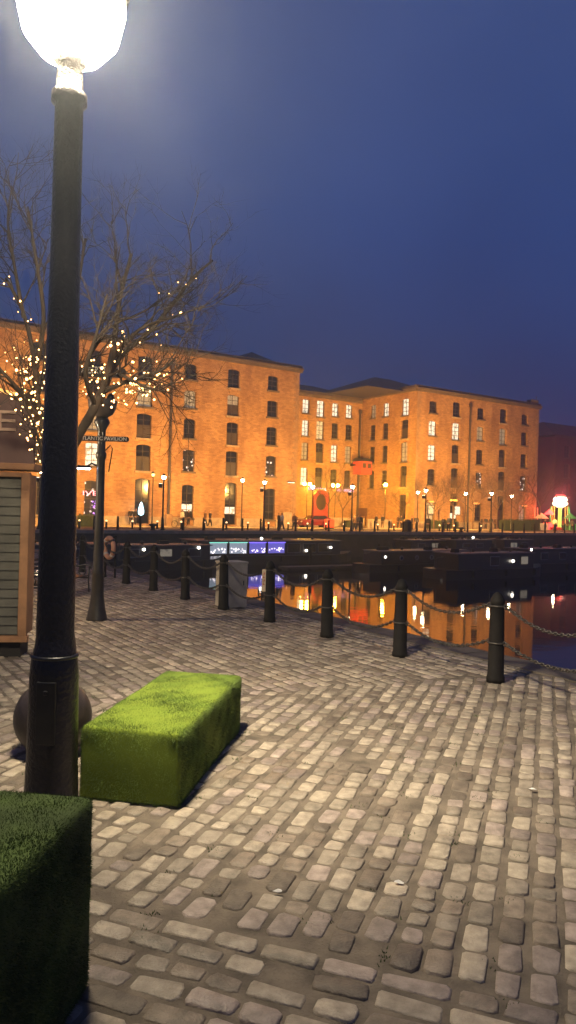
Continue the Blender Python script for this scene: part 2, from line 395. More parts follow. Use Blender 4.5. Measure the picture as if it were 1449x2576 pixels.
def quoins(bld, P, s, z1, sgn):
    qn = MB(); z = .2; k = 0
    while z < z1-.3:
        L = .75 if k % 2 else .45
        qn.box((s+sgn*L/2, .02, z+.15), (L, .06, .28), fn=lambda a_, d_, z_: P(a_, d_, z_)); z += .31; k += 1
    qn.build('quoins', STONE if False else BRICKQ, bld)
BRICKQ = mat('quoin_stone', (.40, .25, .14), .8, var=.25, vscale=2)
def pipe(bld, P, s, z0, z1, r=.11):
    w = MB(); w.tube([P(s, .16, z0), P(s, .16, z1)], r, 8)
    w.box((s, .16, z1-.1), (.42, .34, .5), fn=lambda a_, d_, z_: P(a_, d_, z_))
    z = 2
    while z < z1-1: w.tube([P(s, .16, z), P(s, .16, z+.15)], r+.04, 8); z += 2.6
    w.build('drainpipe', FRAME, bld, smooth=False)
ZT = 18.0; WH = 18.2
VF = 72.0; VR = 83.3; UA, UB, UE = 49.65, 68.7, 93.9
PF = lambda s, d, z: W(s, VF-d, z)              # main front line
PR = lambda s, d, z: W(s, VR-d, z)              # recessed front
PS = lambda s, d, z: W(UB-d, s, z)              # side wall facing the recess (s = v)
PL = lambda s, d, z: W(UA+d, s, z)
def plain(u, st): return (u, 1.42, [(16.55, 1.7, st[0]), (13.6, 1.9, st[1]), (10.45, 2.1, st[2]), (7.0, 2.35, st[3]), (2.6, 3.6, st[4])])
def bay(u, st, w=1.65): return (u, w, [(16.45, 2.1, st[0]), (13.45, 2.35, st[1]), (10.3, 2.55, st[2]), (7.0, 2.75, st[3]), (2.5, 4.7, st[4])])
west = empty('warehouse', W(30, 72), label='long orange brick warehouse wing on the left with a tall drainpipe', cat='warehouse', group='brick warehouses across the dock')
west.location = (0, 0, 0)
cols = [plain(19.6, 'ddddd'), plain(24.9, 'ddpws'), bay(30.3, 'TpDDT'), plain(35.5, 'dpdsE'), bay(40.8, 'TLDDE', 1.5), plain(46.0, 'dddsd'), plain(14.3, 'ddddd'), bay(9, 'DDDDT'), plain(3.7, 'ddddd')]
w = facade(west, PF, -10, UA, 0, WH, cols)
w.quad(PL(VF, 0, 0), PL(VR, 0, 0), PL(VR, 0, WH), PL(VF, 0, WH)); w.quad(W(-10, VF, 0), W(-10, VF+16, 0), W(-10, VF+16, WH), W(-10, VF, WH))
w.quad(W(-10, VF+16, 0), W(UA, VF+16, 0), W(UA, VF+16, WH), W(-10, VF+16, WH)); w.build('wall', BRICK, west)
cornice(west, PF, -10, UA+.35, WH); cornice(west, PL, VF, VR, WH)
hip(west, -8, 40.3, VF+.6, VF+15, WH+.5, 2.0); hip(west, 42, 49.7, VF+1.0, VF+15, WH+.5, 2.2)
quoins(west, PF, UA, WH, -1); pipe(west, PF, 33.2, .2, 16.9, .14)
pl = MB(); pl.box((20, .045, .45), (60, .11, .9), fn=lambda a, d, z: PF(a, d, z))
# plinth broken at doors
pl = MB(); xs = [-9.9, 8, 10, 29.4, 31.2, 34.8, 36.2, 40.0, 41.6, 45.3, 46.8, UA]
for i in range(0, len(xs), 2): pl.box(((xs[i]+xs[i+1])/2, .04, .45), (xs[i+1]-xs[i], .12, .9), fn=lambda a, d, z: PF(a, d, z))
pl.build('plinth', STONE, west)
mid = empty('warehouse', (0, 0, 0), label='recessed middle range of the brick warehouse set back between the two wings', cat='warehouse', group='brick warehouses across the dock')
def small(u, st, w=1.15): return (u, w, [(16.3, 1.9, st[0]), (13.3, 2.2, st[1]), (10.1, 2.4, st[2]), (6.6, 2.5, st[3])]+([(2.2, 3.0, st[4])] if len(st) > 4 else []))
cols = [small(53, 'dddd'), small(55.9, 'dddd'), small(58.7, 'wwpw'), (61.2, 1.3, [(16.2, 2.3, 'w'), (13.2, 2.6, 'y'), (10.0, 2.8, 'D'), (6.5, 3.0, 'D')]), small(63.8, 'wdwd'), small(66.3, 'wdpd')]
w = facade(mid, PR, UA+.01, UB-.01, 0, WH-.6, cols); w.build('wall', BRICK, mid); cornice(mid, PR, UA+.2, UB-.2, WH-.6)
hip(mid, 53, 74.5, VR+.4, VR+17, WH-.1, 2.8)
hip(mid, 62.0, 80, VR-9, VR+6, WH+.2, 3.0); pipe(mid, PR, 68.2, .2, 16.5, .16)
east = empty('warehouse', (0, 0, 0), label='right wing of the brick warehouse with bare trees along its foot', cat='warehouse', group='brick warehouses across the dock')
def eplain(u, st): return (u, 1.45, [(16.35, 1.6, st[0]), (13.5, 2.0, st[1]), (10.2, 2.1, st[2]), (6.9, 2.2, st[3]), (2.4, 2.6, st[4])])
cols = [eplain(71.7, 'dwwdp'), bay(76.2, 'TwDDE', 1.5), eplain(81.1, 'dpdsd'), bay(85.9, 'TpDDD', 1.5), eplain(90.7, 'dddsp')]
w = facade(east, PF, UB, UE, 0, WH, cols)
cols = [(74.3, 1.35, [(16.3, 2.3, 'w'), (13.3, 2.6, 'D'), (10.2, 2.7, 'p'), (6.9, 2.9, 'D'), (2.8, 3.4, 'T')]), small(78.2, 'wddd'), small(80.9, 'pddd')]
facade(east, PS, VF, VR, 0, WH, cols, into=w)
w.quad(W(UE, VF, 0), W(UE, VR+9, 0), W(UE, VR+9, WH), W(UE, VF, WH)); w.quad(W(UB, VR+9, 0), W(UE, VR+9, 0), W(UE, VR+9, WH), W(UB, VR+9, WH)); w.build('wall', BRICK, east)
cornice(east, PF, UB-.35, UE+.35, WH); cornice(east, PS, VF, VR, WH); hip(east, UB+.6, UE-.6, VF+.8, VR+8, WH+.4, 2.2)
quoins(east, PF, UB, WH, 1); quoins(east, PF, UE, WH, -1); pipe(east, PF, 78.8, .2, 17.4, .14)
tk = MB(); tk.box((UE-.9, -.5, WH+1.1), (1.5, 1.0, .5), fn=lambda a, d, z: PF(a, d, z)); tk.tube([PF(UE-.2, -.4, WH+.8), PF(UE-.2, -.4, WH+2)], .05, 5); tk.build('parapet_block', CORN, east)
pl = MB(); xs = [UB+.02, 75.4, 77.0, 85.1, 86.7, UE]
for i in range(0, len(xs), 2): pl.box(((xs[i]+xs[i+1])/2, .04, .45), (xs[i+1]-xs[i], .12, .9), fn=lambda a, d, z: PF(a, d, z))
pl.build('plinth', STONE, east)
# far right building
fr_ = empty('warehouse', (0, 0, 0), label='dark red brick warehouse at the far right edge of the view', cat='warehouse')
uF = px2u(1392, 96); PX = lambda s, d, z: W(s, 96-d, z); PXS = lambda s, d, z: W(uF-d, s, z)
cols = [(uF+4+5.5*k, 2.0, [(15.6, 2.6, 'd'), (11.6, 3, 'd'), (7.6, 3, 'd'), (3.3, 3, 'd')]) for k in range(6)]
w = facade(fr_, PX, uF, uF+36, 0, 18.5, cols, REDBRICK)
w.quad(W(uF, 96, 0), W(uF, 120, 0), W(uF, 120, 18.5), W(uF, 96, 18.5)); w.build('wall', REDBRICK, fr_)
c = MB(); c.box((uF+18, .12, 18.7), (36.4, .4, .5), fn=lambda a, d, z: PX(a, d, z)); c.build('cornice', CORN, fr_)
hip(fr_, uF-.2, uF+36, 96.2, 120, 18.9, 4.6, REDBRICK)
low = empty('brick_building', (0, 0, 0), label='low purple-lit block in the gap between the two warehouses', cat='building')
lw = MB(); u0 = px2u(1335, 150); u1 = px2u(1400, 150); lw.box(((u0+u1)/2, 156, 6.5), (u1-u0+8, 12, 13), fn=lambda a, b_, z: W(a, b_, z)); lw.build('wall', REDBRICK, low)
hip(low, u0-4.4, u1+4.4, 149.6, 162.4, 13.0, 2.5, SLATE)
for k in range(5):
    f_ = MB(); f_.box((u0+k*3.2, 149.92, 9.5), (1.3, .2, 2.0), fn=lambda a, b_, z: W(a, b_, z)); wo = f_.build('window', FRAME, low)
    f_ = MB(); f_.box((u0+k*3.2, 149.8, 9.5), (1.0, .06, 1.7), fn=lambda a, b_, z: W(a, b_, z)); f_.build('pane', GLASS, wo)

# ------------------------------------------------------------------ street furniture
def bollard(label, big=True):
    o = empty('bollard', label=label, cat='bollard', group='chained bollards on the near quay' if big else 'bollards on the far quay edge')
    m = MB(); m.lathe([(.118, 0), (.118, .06), (.106, .10), (.100, .55), (.088, 1.02), (.095, 1.04), (.095, 1.07), (.082, 1.095), (.066, 1.13), (.04, 1.165), (.004, 1.18)], n=16); m.build('post', IRON2, o, smooth=True)
    if big:
        for z in (1.0, .52):
            r = MB(); r.torus((0, 0, z), .102 if z > .6 else .112, .012, (1, 0, 0), (0, 1, 0), 16, 6)
            for sg in (-1, 1): r.torus((-SU*sg*.135, CU*sg*.135, z), .028, .009, (-SU, CU, 0), (0, 0, 1), 10, 5)
            r.build('chain_ring', STEEL, o, smooth=True)
    return o
BV0, BSP, BU = 6.46, 1.83, 7.70
ords = ['', 'bollard nearest the camera at the right, two chains on each side', 'second bollard back from the right on the near quay, black and tapered', 'third bollard back from the right, standing against the orange reflections',
        'fourth bollard back from the right, beside the small cream depth sign', 'bollard standing in front of the pale utility cabinet', 'bollard just left of the pale utility cabinet', 'second bollard to the left of the pale cabinet',
        'second bollard to the right of the life ring', 'bollard with the life ring hanging beside it', 'bollard hidden mostly behind the second lamp post', 'bollard seen left of the second lamp post', 'far bollard seen behind the near lamp post', 'bollard just outside the frame at the right end of the chain']
pb = bollard(ords[1]); pb.location = W(BU, BV0); bl = [pb]
order = list(range(0, 12)) + [-1]
for k in order[1:]:
    if k == -1: lab = ords[13]
    else: lab = ords[min(k+1, 12)]
    q_ = copy_tree(pb, loc=W(BU, BV0+BSP*k), rz=0, label=lab); q_.rotation_euler = (R(random.uniform(-1.1, 1.1)), R(random.uniform(-1.1, 1.1)), 0); bl.append(q_)
bpos = {k: W(BU, BV0+BSP*k) for k in range(-1, 12)}
dV = Vector((-SU, CU, 0))
for k in range(-1, 11):
    a, b_ = bpos[k], bpos[k+1]
    for z, sag, nm in ((1.0, .20, 'upper'), (.52, .17, 'lower')):
        p0 = a+dV*.16+Vector((0, 0, z)); p1 = b_-dV*.16+Vector((0, 0, z)); ch = MB()
        sg = sag*random.uniform(.9, 1.15); N = 34 if k < 6 else 24; pr = None
        for i in range(N+1):
            t0 = i/N; p = p0.lerp(p1, t0); p.z -= sg*4*t0*(1-t0)
            if pr is not None:
                d = (p-pr); c = (p+pr)/2; L = d.length; d.normalize(); up = Vector((0, 0, 1)); sd = d.cross(up).normalized(); o2 = sd if i % 2 else d.cross(sd).normalized()
                ch.torus(c, L*.74, .009 if k < 4 else .010, d, o2, 10, 5, sy=.55)
            pr = p
        co_ = ch.build('chain', STEEL, smooth=True, org=tuple(p0))
        names = {-1: 'between the nearest bollard and the frame edge at the right', 0: 'between the two nearest bollards', 1: 'between the second and third bollards from the right', 2: 'between the third bollard and the one with the depth sign', 3: 'just right of the pale cabinet', 4: 'just left of the pale cabinet', 5: 'two spans left of the pale cabinet', 6: 'three spans left of the pale cabinet', 7: 'just right of the life ring', 8: 'just behind the life ring', 9: 'left of the second lamp post', 10: 'farthest along, behind the near lamp post'}
        tag(co_, f'{nm} iron chain sagging {names[k]}', 'chain', 'chains between the near quay bollards')
# far quay bollards
fb = bollard('black iron bollard in the row along the far quay edge', False); fb.location = W(px2u(462, 57.75), 57.75)
s0 = px2u(462, 57.75)
for k in list(range(-6, 0))+list(range(1, 29)):
    copy_tree(fb, loc=W(s0+1.96*k, 57.75))
# small bollards, reflective tops given a weak emission
LTOP = mat('reflector_glow', (.9, .6, .35), .4, emit=(1, .55, .25), es=2.5)
lb = empty('reflector_bollard', label='short bollard with a small reflective top along the far roadside', cat='bollard', group='short reflector bollards beside the far road')
m = MB(); m.lathe([(.085, 0), (.085, .62)], n=10); m.build('post', IRON2, lb, smooth=True)
m = MB(); m.lathe([(.085, .62), (.09, .68), (.05, .74), (.01, .76)], n=10); m.build('lamp', LTOP, lb, smooth=True)  # reflective cap, its shine put in as emission
u = px2u(445, 62.2); lb.location = W(u-12, 61.2)
for k in range(-5, 18): copy_tree(lb, loc=W(u+2.35*k, 61.2))

# ---- lamp posts of the far quay
WLAMP = mat('white_lamp_globe', (1, .9, .7), .3, emit=(1, .76, .44), es=85)
YLAMP = mat('yellow_lamp_globe', (1, .8, .3), .3, emit=(1, .48, .03), es=470)
DIMLAMP = mat('dim_lamp_globe', (.9, .7, .5), .3, emit=(1, .6, .35), es=1.2)
def street_lamp(label, h=4.55, globe=WLAMP, r=.17, thin=False, box=False, group='lamp posts on the far quay'):
    o = empty('street_lamp', label=label, cat='lamp post', group=group)
    a = .055 if thin else .085; m = MB()
    m.lathe([(.20*(.6 if thin else 1), 0), (.20*(.6 if thin else 1), .1), (a*1.5, .35), (a*1.3, 1.0), (a, 1.1), (a*.75, h-.32), (a*1.3, h-.3), (a*1.1, h-.2)], n=12); m.build('post', IRON, o, smooth=True)
    g = MB(); g.lathe([(.06, -.2), (r*.75, -.14), (r, 0), (r*.98, .05)], (0, 0, h), 12); g.build('globe', globe, o, smooth=True)
    c = MB(); c.lathe([(r*1.02, .05), (r*1.05, .08), (r*.8, .17), (r*.35, .24), (.02, .32)], (0, 0, h), 12); c.build('cap', IRON, o, smooth=True)
    if box:
        f_ = MB(); f_.box((-.26, 0, h-.75), (.3, .26, .34)); f_.tube([(-.2, 0, h-.75), (0, 0, h-.75)], .03, 6); f_.build('floodlight_box', IRON2, o)
        f_ = MB(); f_.box((-.26, 0, h-.565), (.26, .22, .03)); f_.build('floodlight_glass', WLAMP2, o)
    return o
WLAMP2 = mat('floodlight_glass', (1, .9, .8), .3, emit=(1, .8, .6), es=3)
def lampat(px, v, **k): l = street_lamp(**k); l.location = W(px2u(px, v), v); return l
lampat(410, 58.3, label='lit lamp post with a boxy floodlight, just left of the long drainpipe foot', box=True)
lampat(664, 58.3, label='lit lamp post with a boxy floodlight near the right end of the left warehouse', box=True)
lampat(885, 58.3, label='lit lamp post with a boxy floodlight right of the red car', box=True)
lampat(1070, 58.3, label='lit lamp post with a boxy floodlight in front of the right warehouse wing corner', box=True)
lampat(1235, 58.3, label='lit lamp post among the bare trees, fourth bay of the right wing', box=True, h=4.6)
lampat(100, 58.3, label='lit lamp post seen between the wooden kiosk and the near lamp post', box=True, h=4.6)
lampat(383, 64.5, label='dim slender lamp post beside the tall arched warehouse door', thin=True, globe=DIMLAMP, h=5.0)
lampat(608, 66.8, label='slender lit lamp post right of the second doorway', thin=True, h=5.0)
lampat(785, 59.5, label='lit lamp post in front of the red gateway beside the parked car', thin=True, h=4.4)
lampat(1050, 63, label='slender lit lamp post left of the floodlight post at the right wing corner', thin=True, h=4.5)
lampat(1170, 63, label='slender lit lamp post at the foot of the right wing drainpipe', thin=True, h=4.6)
lampat(1286, 64, label='slender lit lamp post above the hedge at the right', thin=True, h=4.6)
lampat(1397, 66, label='lit lamp post beside the bright fairground stall', thin=True, h=4.7)
def twin(px, v, lab, ang=0, h=5.4):
    o = empty('twin_lamp', W(px2u(px, v), v), UANG+ang, label=lab, cat='lamp post', group='twin yellow lamps in the recess')
    m = MB(); m.lathe([(.13, 0), (.1, .3), (.055, .5), (.045, h-.1)], n=8); m.tube([(-.42, 0, h-.25), (-.3, 0, h-.12), (0, 0, h-.1), (.3, 0, h-.12), (.42, 0, h-.25)], .03, 6); m.build('post', IRON, o, smooth=True)
    for s_ in (-1, 1):
        g = MB(); g.lathe([(.05, -.24), (.19, -.14), (.23, 0), (.15, .13), (.03, .18)], (s_*.42, 0, h), 10); g.build('globe', YLAMP, o, smooth=True)
twin(771, 78, 'twin yellow lamp left of the red gateway'); twin(842, 78, 'twin yellow lamp right of the red gateway'); twin(968, 73.0, 'twin yellow lamp in front of the side wall, seen end on', R(50), 5.6)
# warehouse wall lantern (slanting light)
o = empty('wall_light', PF(48.6, .25, 5.0), UANG, label='slanting white wall light near the corner of the left warehouse', cat='wall light')
m = MB(); m.box((0, -.2, .25), (1.0, .35, .1)); m.tube([(0, .25, 0), (0, -.1, .2)], .04, 6); m.build('hood', IRON2, o)
m = MB(); m.box((0, -.2, .18), (.8, .28, .04)); m.build('lamp', WLAMP2, o)

# floodlights (most at the boxes on the lamp posts) that wash the brickwork
def flood(px, v, z, tgt, en, col, cone=150, blend=.6, size=.25):
    l = bpy.data.lights.new('floodlight', 'SPOT'); l.energy = en; l.color = col; l.spot_size = R(cone); l.spot_blend = blend; l.shadow_soft_size = size
    o = bpy.data.objects.new('floodlight', l); COL.objects.link(o); p = W(px2u(px, v), v, z); o.location = p
    o.rotation_euler = (Vector(tgt)-p).to_track_quat('-Z', 'Y').to_euler(); return o
OR = (1, .49, .11)
for px in (100, 410, 664): flood(px, 58.8, 4.2, W(px2u(px, 72)-1, 72, 9.5), 8800, OR)
flood(-250, 58.8, 4.2, W(px2u(-250, 72), 72, 9.5), 8800, OR)  # beyond the left edge
flood(885, 58.8, 4.2, W(62, 80, 9.5), 9500, OR)
for px in (1070, 1235): flood(px, 58.8, 4.2, W(px2u(px, 72), 72, 9.5), 14500, OR)
flood(1380, 58.8, 4.2, W(px2u(1340, 72), 72, 11), 3500, OR)
# ------------------------------------------------------------------ recess objects
RED = mat('red_painted_steel', (.55, .05, .02), .5, var=.2, vscale=3)
gp = W(px2u(806, 76), 76)
o = empty('gateway', gp, UANG, label='red gateway panel with a large round opening behind the parked car', cat='gateway'); o.scale = (.62, .8, .78)
m = MB(); n = 28; cz, cr_ = 3.9, 1.35
for i in range(n):
    t0, t1 = 2*math.pi*i/n, 2*math.pi*(i+1)/n
    def rim(t):
        x, z = math.cos(t), math.sin(t); k = min(1.9/abs(x) if abs(x) > 1e-6 else 99, (2.0 if z > 0 else cz-.02)/abs(z) if abs(z) > 1e-6 else 99); k = min(k, 2.15 if z > 0 else 9)
        return (x*k, z*k+cz)
    a0 = (math.cos(t0)*cr_, math.sin(t0)*cr_+cz); a1 = (math.cos(t1)*cr_, math.sin(t1)*cr_+cz); b0_, b1_ = rim(t0), rim(t1)
    for y, fl in ((-.18, 0), (.18, 1)):
        P4 = [(a0[0], y, a0[1]), (b0_[0], y, b0_[1]), (b1_[0], y, b1_[1]), (a1[0], y, a1[1])]; m.quad(*(P4 if fl else P4[::-1]))
    m.quad((a0[0], -.18, a0[1]), (a1[0], -.18, a1[1]), (a1[0], .18, a1[1]), (a0[0], .18, a0[1])); m.quad((b0_[0], -.18, b0_[1]), (b0_[0], .18, b0_[1]), (b1_[0], .18, b1_[1]), (b1_[0], -.18, b1_[1]))
m.build('panel', RED, o)
m = MB(); m.tube([(0, .10, cz), (0, .16, cz)], cr_-.02, 28); m.build('disc', mat('dark_disc', (.05, .025, .012), .7), o)
m = MB(); m.torus((0, 0, cz), cr_, .10, (1, 0, 0), (0, 0, 1), 28, 8); m.build('rim', mat('rusted_rim', (.2, .08, .04), .6), o, smooth=True)
# purple neon signs on the recess wall
NEON = mat('violet_neon', (.6, .4, .9), .4, emit=(.55, .33, .8), es=1.0)
for px, txt, lab in ((797, 'ooooooo', 'left violet neon sign, blurred lettering above the red gateway'), (868, 'oooo ooo', 'right violet neon sign, blurred lettering above the arched doorway')):
    s_ = px2u(px, VR-.2); o = empty('neon_sign', PR(s_, .12, 4.95), UANG, label=lab, cat='neon sign')
    m = MB(); random.seed(px); x = -1.5
    while x < 1.5:                                  # illegible strokes
        k = random.choice('oIlc')
        if k == 'o': m.torus((x+.12, 0, 0), .12, .03, (1, 0, 0), (0, 0, 1), 10, 5); x += .33
        elif k == 'I': m.box((x+.03, 0, 0), (.06, .06, .36)); x += .18
        elif k == 'l': m.box((x+.03, 0, .02), (.06, .06, .4)); m.box((x+.1, 0, -.15), (.16, .06, .06)); x += .27
        else: m.box((x+.1, 0, .12), (.2, .06, .06)); m.box((x+.03, 0, 0), (.06, .06, .3)); m.box((x+.1, 0, -.12), (.2, .06, .06)); x += .3
    m.build('lettering', NEON, o)
# crane hoist cabin at the inner corner
hp = W(UB-1.0, VR-1.6, 0)
o = empty('hoist_cabin', hp, UANG, label='red lit hoist cabin hung high in the inner corner of the warehouses', cat='hoist cabin')
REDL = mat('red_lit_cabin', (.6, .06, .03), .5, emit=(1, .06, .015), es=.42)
m = MB(); m.box((0, 0, 8.2), (1.9, 1.9, 1.8)); m.build('cabin', REDL, o, bevel=.04)
m = MB(); m.box((0, 0, 9.35), (2.3, 2.3, .4), top=(.7, .7)); m.build('roof', SLATE, o)
for x in (-.45, .45):
    m = MB(); m.box((x, -.96, 8.5), (.6, .06, .7)); m.build('window', FRAME, o)
m = MB(); m.box((.9, 1.2, 8.6), (.25, 1.6, .25)); m.box((-.9, 1.2, 8.6), (.25, 1.6, .25)); m.build('bracket', IRON2, o)
# cabin sign/board by the corner foot
o = empty('notice_board', W(px2u(912, 80), 80), UANG, label='dark notice board at the foot of the inner corner', cat='notice board')
m = MB(); m.box((0, 0, 1.9), (1.6, .12, 1.2)); m.build('board', mat('dark_board', (.08, .03, .02), .6), o)
m = MB(); m.box((-.6, 0, .65), (.08, .08, 1.3)); m.box((.6, 0, .65), (.08, .08, 1.3)); m.build('posts', IRON2, o)
# retaining walls / pale banks in front of recess, hedges
def wallthing(name, px0, px1, v, h, th, m_, lab, cat):
    u0, u1 = px2u(px0, v), px2u(px1, v); q = MB(); q.box((0, 0, h/2), (u1-u0, th, h)); o = q.build(name, m_, bevel=.03); o.location = W((u0+u1)/2, v); o.rotation_euler = (0, 0, UANG); return tag(o, lab, cat)
wallthing('low_wall', 748, 915, 74.5, 1.15, .35, STONE, 'long pale low wall behind the red car', 'wall')
wallthing('low_wall', 925, 985, 71, 1.1, .35, STONE, 'short pale low wall in front of the side wall', 'wall')
wallthing('cabinet', 546-10, 546+4, 70.5, 1.2, .5, BRICKQ, 'brown utility cabinet against the left warehouse right of the drainpipe', 'cabinet').location = W(px2u(425, 71.2), 71.2)
wallthing('sign_panel', 712, 734, 71.6, 1.7, .1, STONE, 'pale sign panel at the right corner foot of the left warehouse', 'sign')
def leafblob(parent, name, boxes, n, size, m_):
    P = []; Fc = []
    for i in range(n):
        bx = boxes[i % len(boxes)]; c = Vector((random.uniform(-1, 1)*bx[3]/2+bx[0], random.uniform(-1, 1)*bx[4]/2+bx[1], random.uniform(0, 1)*bx[5]+bx[2]))
        d = Vector((random.gauss(0, 1), random.gauss(0, 1), random.gauss(0, 1))).normalized(); e_ = d.orthogonal().normalized(); f_ = d.cross(e_); s_ = size*random.uniform(.6, 1.3); k = len(P)
        P += [tuple(c-e_*s_*.5), tuple(c+f_*s_*.35), tuple(c+e_*s_*.5), tuple(c-f_*s_*.35)]; Fc.append((k, k+1, k+2, k+3))
    me = bpy.data.meshes.new(name); me.from_pydata(P, [], Fc); me.materials.append(m_); o = bpy.data.objects.new(name, me); COL.objects.link(o)
    if parent: o.parent = parent
    return o
LEAF = mat('hedge_leaves', (.06, .085, .02), .6, var=.5, vscale=6)
LEAFD = mat('dark_hedge_leaves', (.03, .045, .012), .6, var=.5, vscale=6)
def hedge(px0, px1, v, h, th, m_, lab, den=380):
    u0, u1 = px2u(px0, v), px2u(px1, v); L = u1-u0; o = empty('hedge', W((u0+u1)/2, v), UANG, label=lab, cat='hedge')
    q = MB(); q.box((0, 0, h*.46), (L-.2, th-.2, h*.9)); q.build('twigs', LEAFD, o)
    leafblob(o, 'foliage', [(0, 0, .05, L, th, h)], int(L*den), .13, m_)
hedge(1262, 1330, 66.5, 1.5, 1.2, LEAFD, 'clipped dark hedge with a taller end at the right')
hedge(1330, 1352, 66.5, 1.7, 1.3, LEAFD, 'taller clipped end block of the dark hedge')
hedge(1075, 1150, 70.2, 1.1, 1.0, LEAF, 'low yellow-green shrubs below the corner of the right wing', 300)
hedge(196, 238, 66, 1.1, 1.2, LEAF, 'loose green shrubs behind the second lamp post', 300)
hedge(868, 898, 73, .8, .9, LEAFD, 'small dark hedge right of the red car')
# lit shopfront bits on east wing foot
SHOP = mat('orange_sign_light', (1, .5, .1), .4, emit=(1, .38, .05), es=3.0)
for px, w_, z, lab in ((1139, 1.5, 3.9, 'glowing orange shop sign over the warehouse doorway'), (1082, 1.2, 3.6, 'small orange lit sign at the first window of the right wing'), (1196, 1.2, 3.6, 'small orange lit sign right of the drainpipe'), (1317, 1.2, 3.5, 'small orange lit sign at the last window of the right wing')):
    o = empty('shop_sign', PF(px2u(px, VF-.2), .22, z), UANG, label=lab, cat='shop sign')
    m = MB(); m.box((0, 0, 0), (w_+.1, .1, .34)); m.build('case', IRON2, o)
    m = MB(); m.box((0, -.07, 0), (w_, .05, .24)); m.build('light_panel', SHOP if px == 1139 else mat('faint_orange_sign', (.8, .4, .1), .4, emit=(1, .36, .1), es=.8), o)
for px, lab in ((1084, 'lit menu board on the wall left of the shop doorway'), (1150, 'lit menu board right of the shop doorway')):
    o = empty('menu_board', PF(px2u(px, VF-.2), .16, 2.5), UANG, label=lab, cat='menu board'); m = MB(); m.box((0, 0, 0), (1.15, .08, 1.25)); m.build('frame', FRAME, o)
    m = MB(); m.box((0, -.05, 0), (1.0, .03, 1.1)); m.build('panel', LITW if px == 1150 else LITY, o)
# pink neon in the window behind the second lamp post
PINK = mat('pink_neon', (1, .3, .4), .4, emit=(1, .25, .33), es=2.2)
o = empty('neon_sign', PF(24.7, .1, 3.1), UANG, label='pink neon letters in the shop window behind the second lamp post', cat='neon sign')
text_obj('IVE', .62, .02, PINK, o, (0, -.06, .0), (math.pi/2, 0, 0), width=1.5)
m = MB(); m.box((0, .02, 0), (1.6, .05, .08)); m.build('rail', IRON2, o)
o = empty('window_display', PF(25.2, .12, 1.6), UANG, label='violet and white lights heaped in the shop window below the pink neon', cat='window display')
m = MB(); random.seed(3)
for i in range(12): m.lathe([(.01, -.1), (.1, -.04), (.1, .05), (.01, .1)], (random.uniform(-.2, .35), 0, random.uniform(-.9, 1.0)), 8)
m.build('lamps', [mat('violet_lamp', (.4, .2, .7), .4, emit=(.35, .2, .9), es=1.2)], o, smooth=True)
# wall lettering plaque / blue light in the arched doorway
BLUEL = mat('blue_white_light', (.6, .9, 1), .4, emit=(.45, .85, 1), es=5)
o = empty('door_lantern', PF(px2u(353, 71.3), .9, .0), UANG, label='bluish white lantern standing at the tall arched doorway', cat='lantern')
m = MB(); m.lathe([(.16, 0), (.13, .05), (.03, .1), (.03, 1.0), (.12, 1.05)], n=8); m.build('stand', IRON2, o)
m = MB(); m.lathe([(.12, 1.05), (.28, 1.2), (.3, 1.5), (.16, 2.1), (.03, 2.4)], n=10); m.build('shade', BLUEL, o, smooth=True)

# ------------------------------------------------------------------ red car
def car(loc, rz):
    o = empty('parked_car', loc, rz, label='dark red hatchback parked side-on before the low wall', cat='car')
    PAINT = mat('dark_red_car_paint', (.12, .01, .008), .25, coat=.8)
    prof = [(-1.95, .35), (-2.0, .75), (-1.85, .98), (-1.05, 1.08), (-.45, 1.45), (.9, 1.48), (1.6, 1.15), (1.9, .95), (1.95, .4)]
    m = MB(); Ys = (-.82, -.72, .72, .82)
    rings = []
    for y, sc in ((-.84, .93), (-.80, 1), (.80, 1), (.84, .93)):
        r_ = []
        for x, z in prof:
            tuck = max(0, (z-1.0))*.32; yy = y*(1-tuck); r_.append((x*(.985 if sc < 1 else 1), yy, .35+(z-.35)*(sc if sc < 1 else 1)))
        rings.append(r_)
    for a, b_ in zip(rings, rings[1:]):
        for i in range(len(prof)-1): m.quad(a[i], a[i+1], b_[i+1], b_[i])
        m.quad(a[-1], a[0], b_[0], b_[-1])
    m.v += rings[0]; m.f.append(tuple(range(len(m.v)-9, len(m.v)))); m.mi.append(0); m.v += rings[-1]; m.f.append(tuple(reversed(range(len(m.v)-9, len(m.v))))); m.mi.append(0)
    m.build('body', PAINT, o)
    for s_ in (-1, 1):
        w_ = MB(); y = s_*.765
        w_.quad((-.9, s_*.825, 1.06), (.05, s_*.825, 1.06), (.05, y-.03*s_, 1.40), (-.42, y-.03*s_, 1.40)); w_.quad((.12, s_*.825, 1.06), (1.35, s_*.825, 1.06), (.95, y-.03*s_, 1.40), (.12, y-.03*s_, 1.40)); w_.build('side_window', GLASS, o)
        for x in (-1.25, 1.25):
            w_ = MB(); w_.tube([(x, s_*.66, .31), (x, s_*.87, .31)], .31, 16); t_ = w_.build('wheel', mat('tyre', (.015, .015, .015), .8), o)
            w_ = MB(); w_.tube([(x, s_*.84, .31), (x, s_*.885, .31)], .19, 12); w_.build('rim', STEEL, t_)
        w_ = MB(); w_.box((-1.93, s_*.58, .78), (.14, .3, .16)); w_.build('headlight', mat('headlight', (.7, .6, .5), .1), o)
        w_ = MB(); w_.box((1.9, s_*.6, .88), (.1, .24, .2)); w_.build('tail_light', REDL, o)
    w_ = MB(); w_.quad((-1.03, -.66, 1.12), (-1.03, .66, 1.12), (-.5, .58, 1.44), (-.5, -.58, 1.44)); w_.build('windscreen', GLASS, o)
    return o
car(W(px2u(798, 66.8), 67.2), UANG-R(8))
o = empty('crate', W(px2u(829, 65.6), 65.6), UANG, label='bright red box standing at the rear of the red car', cat='box')
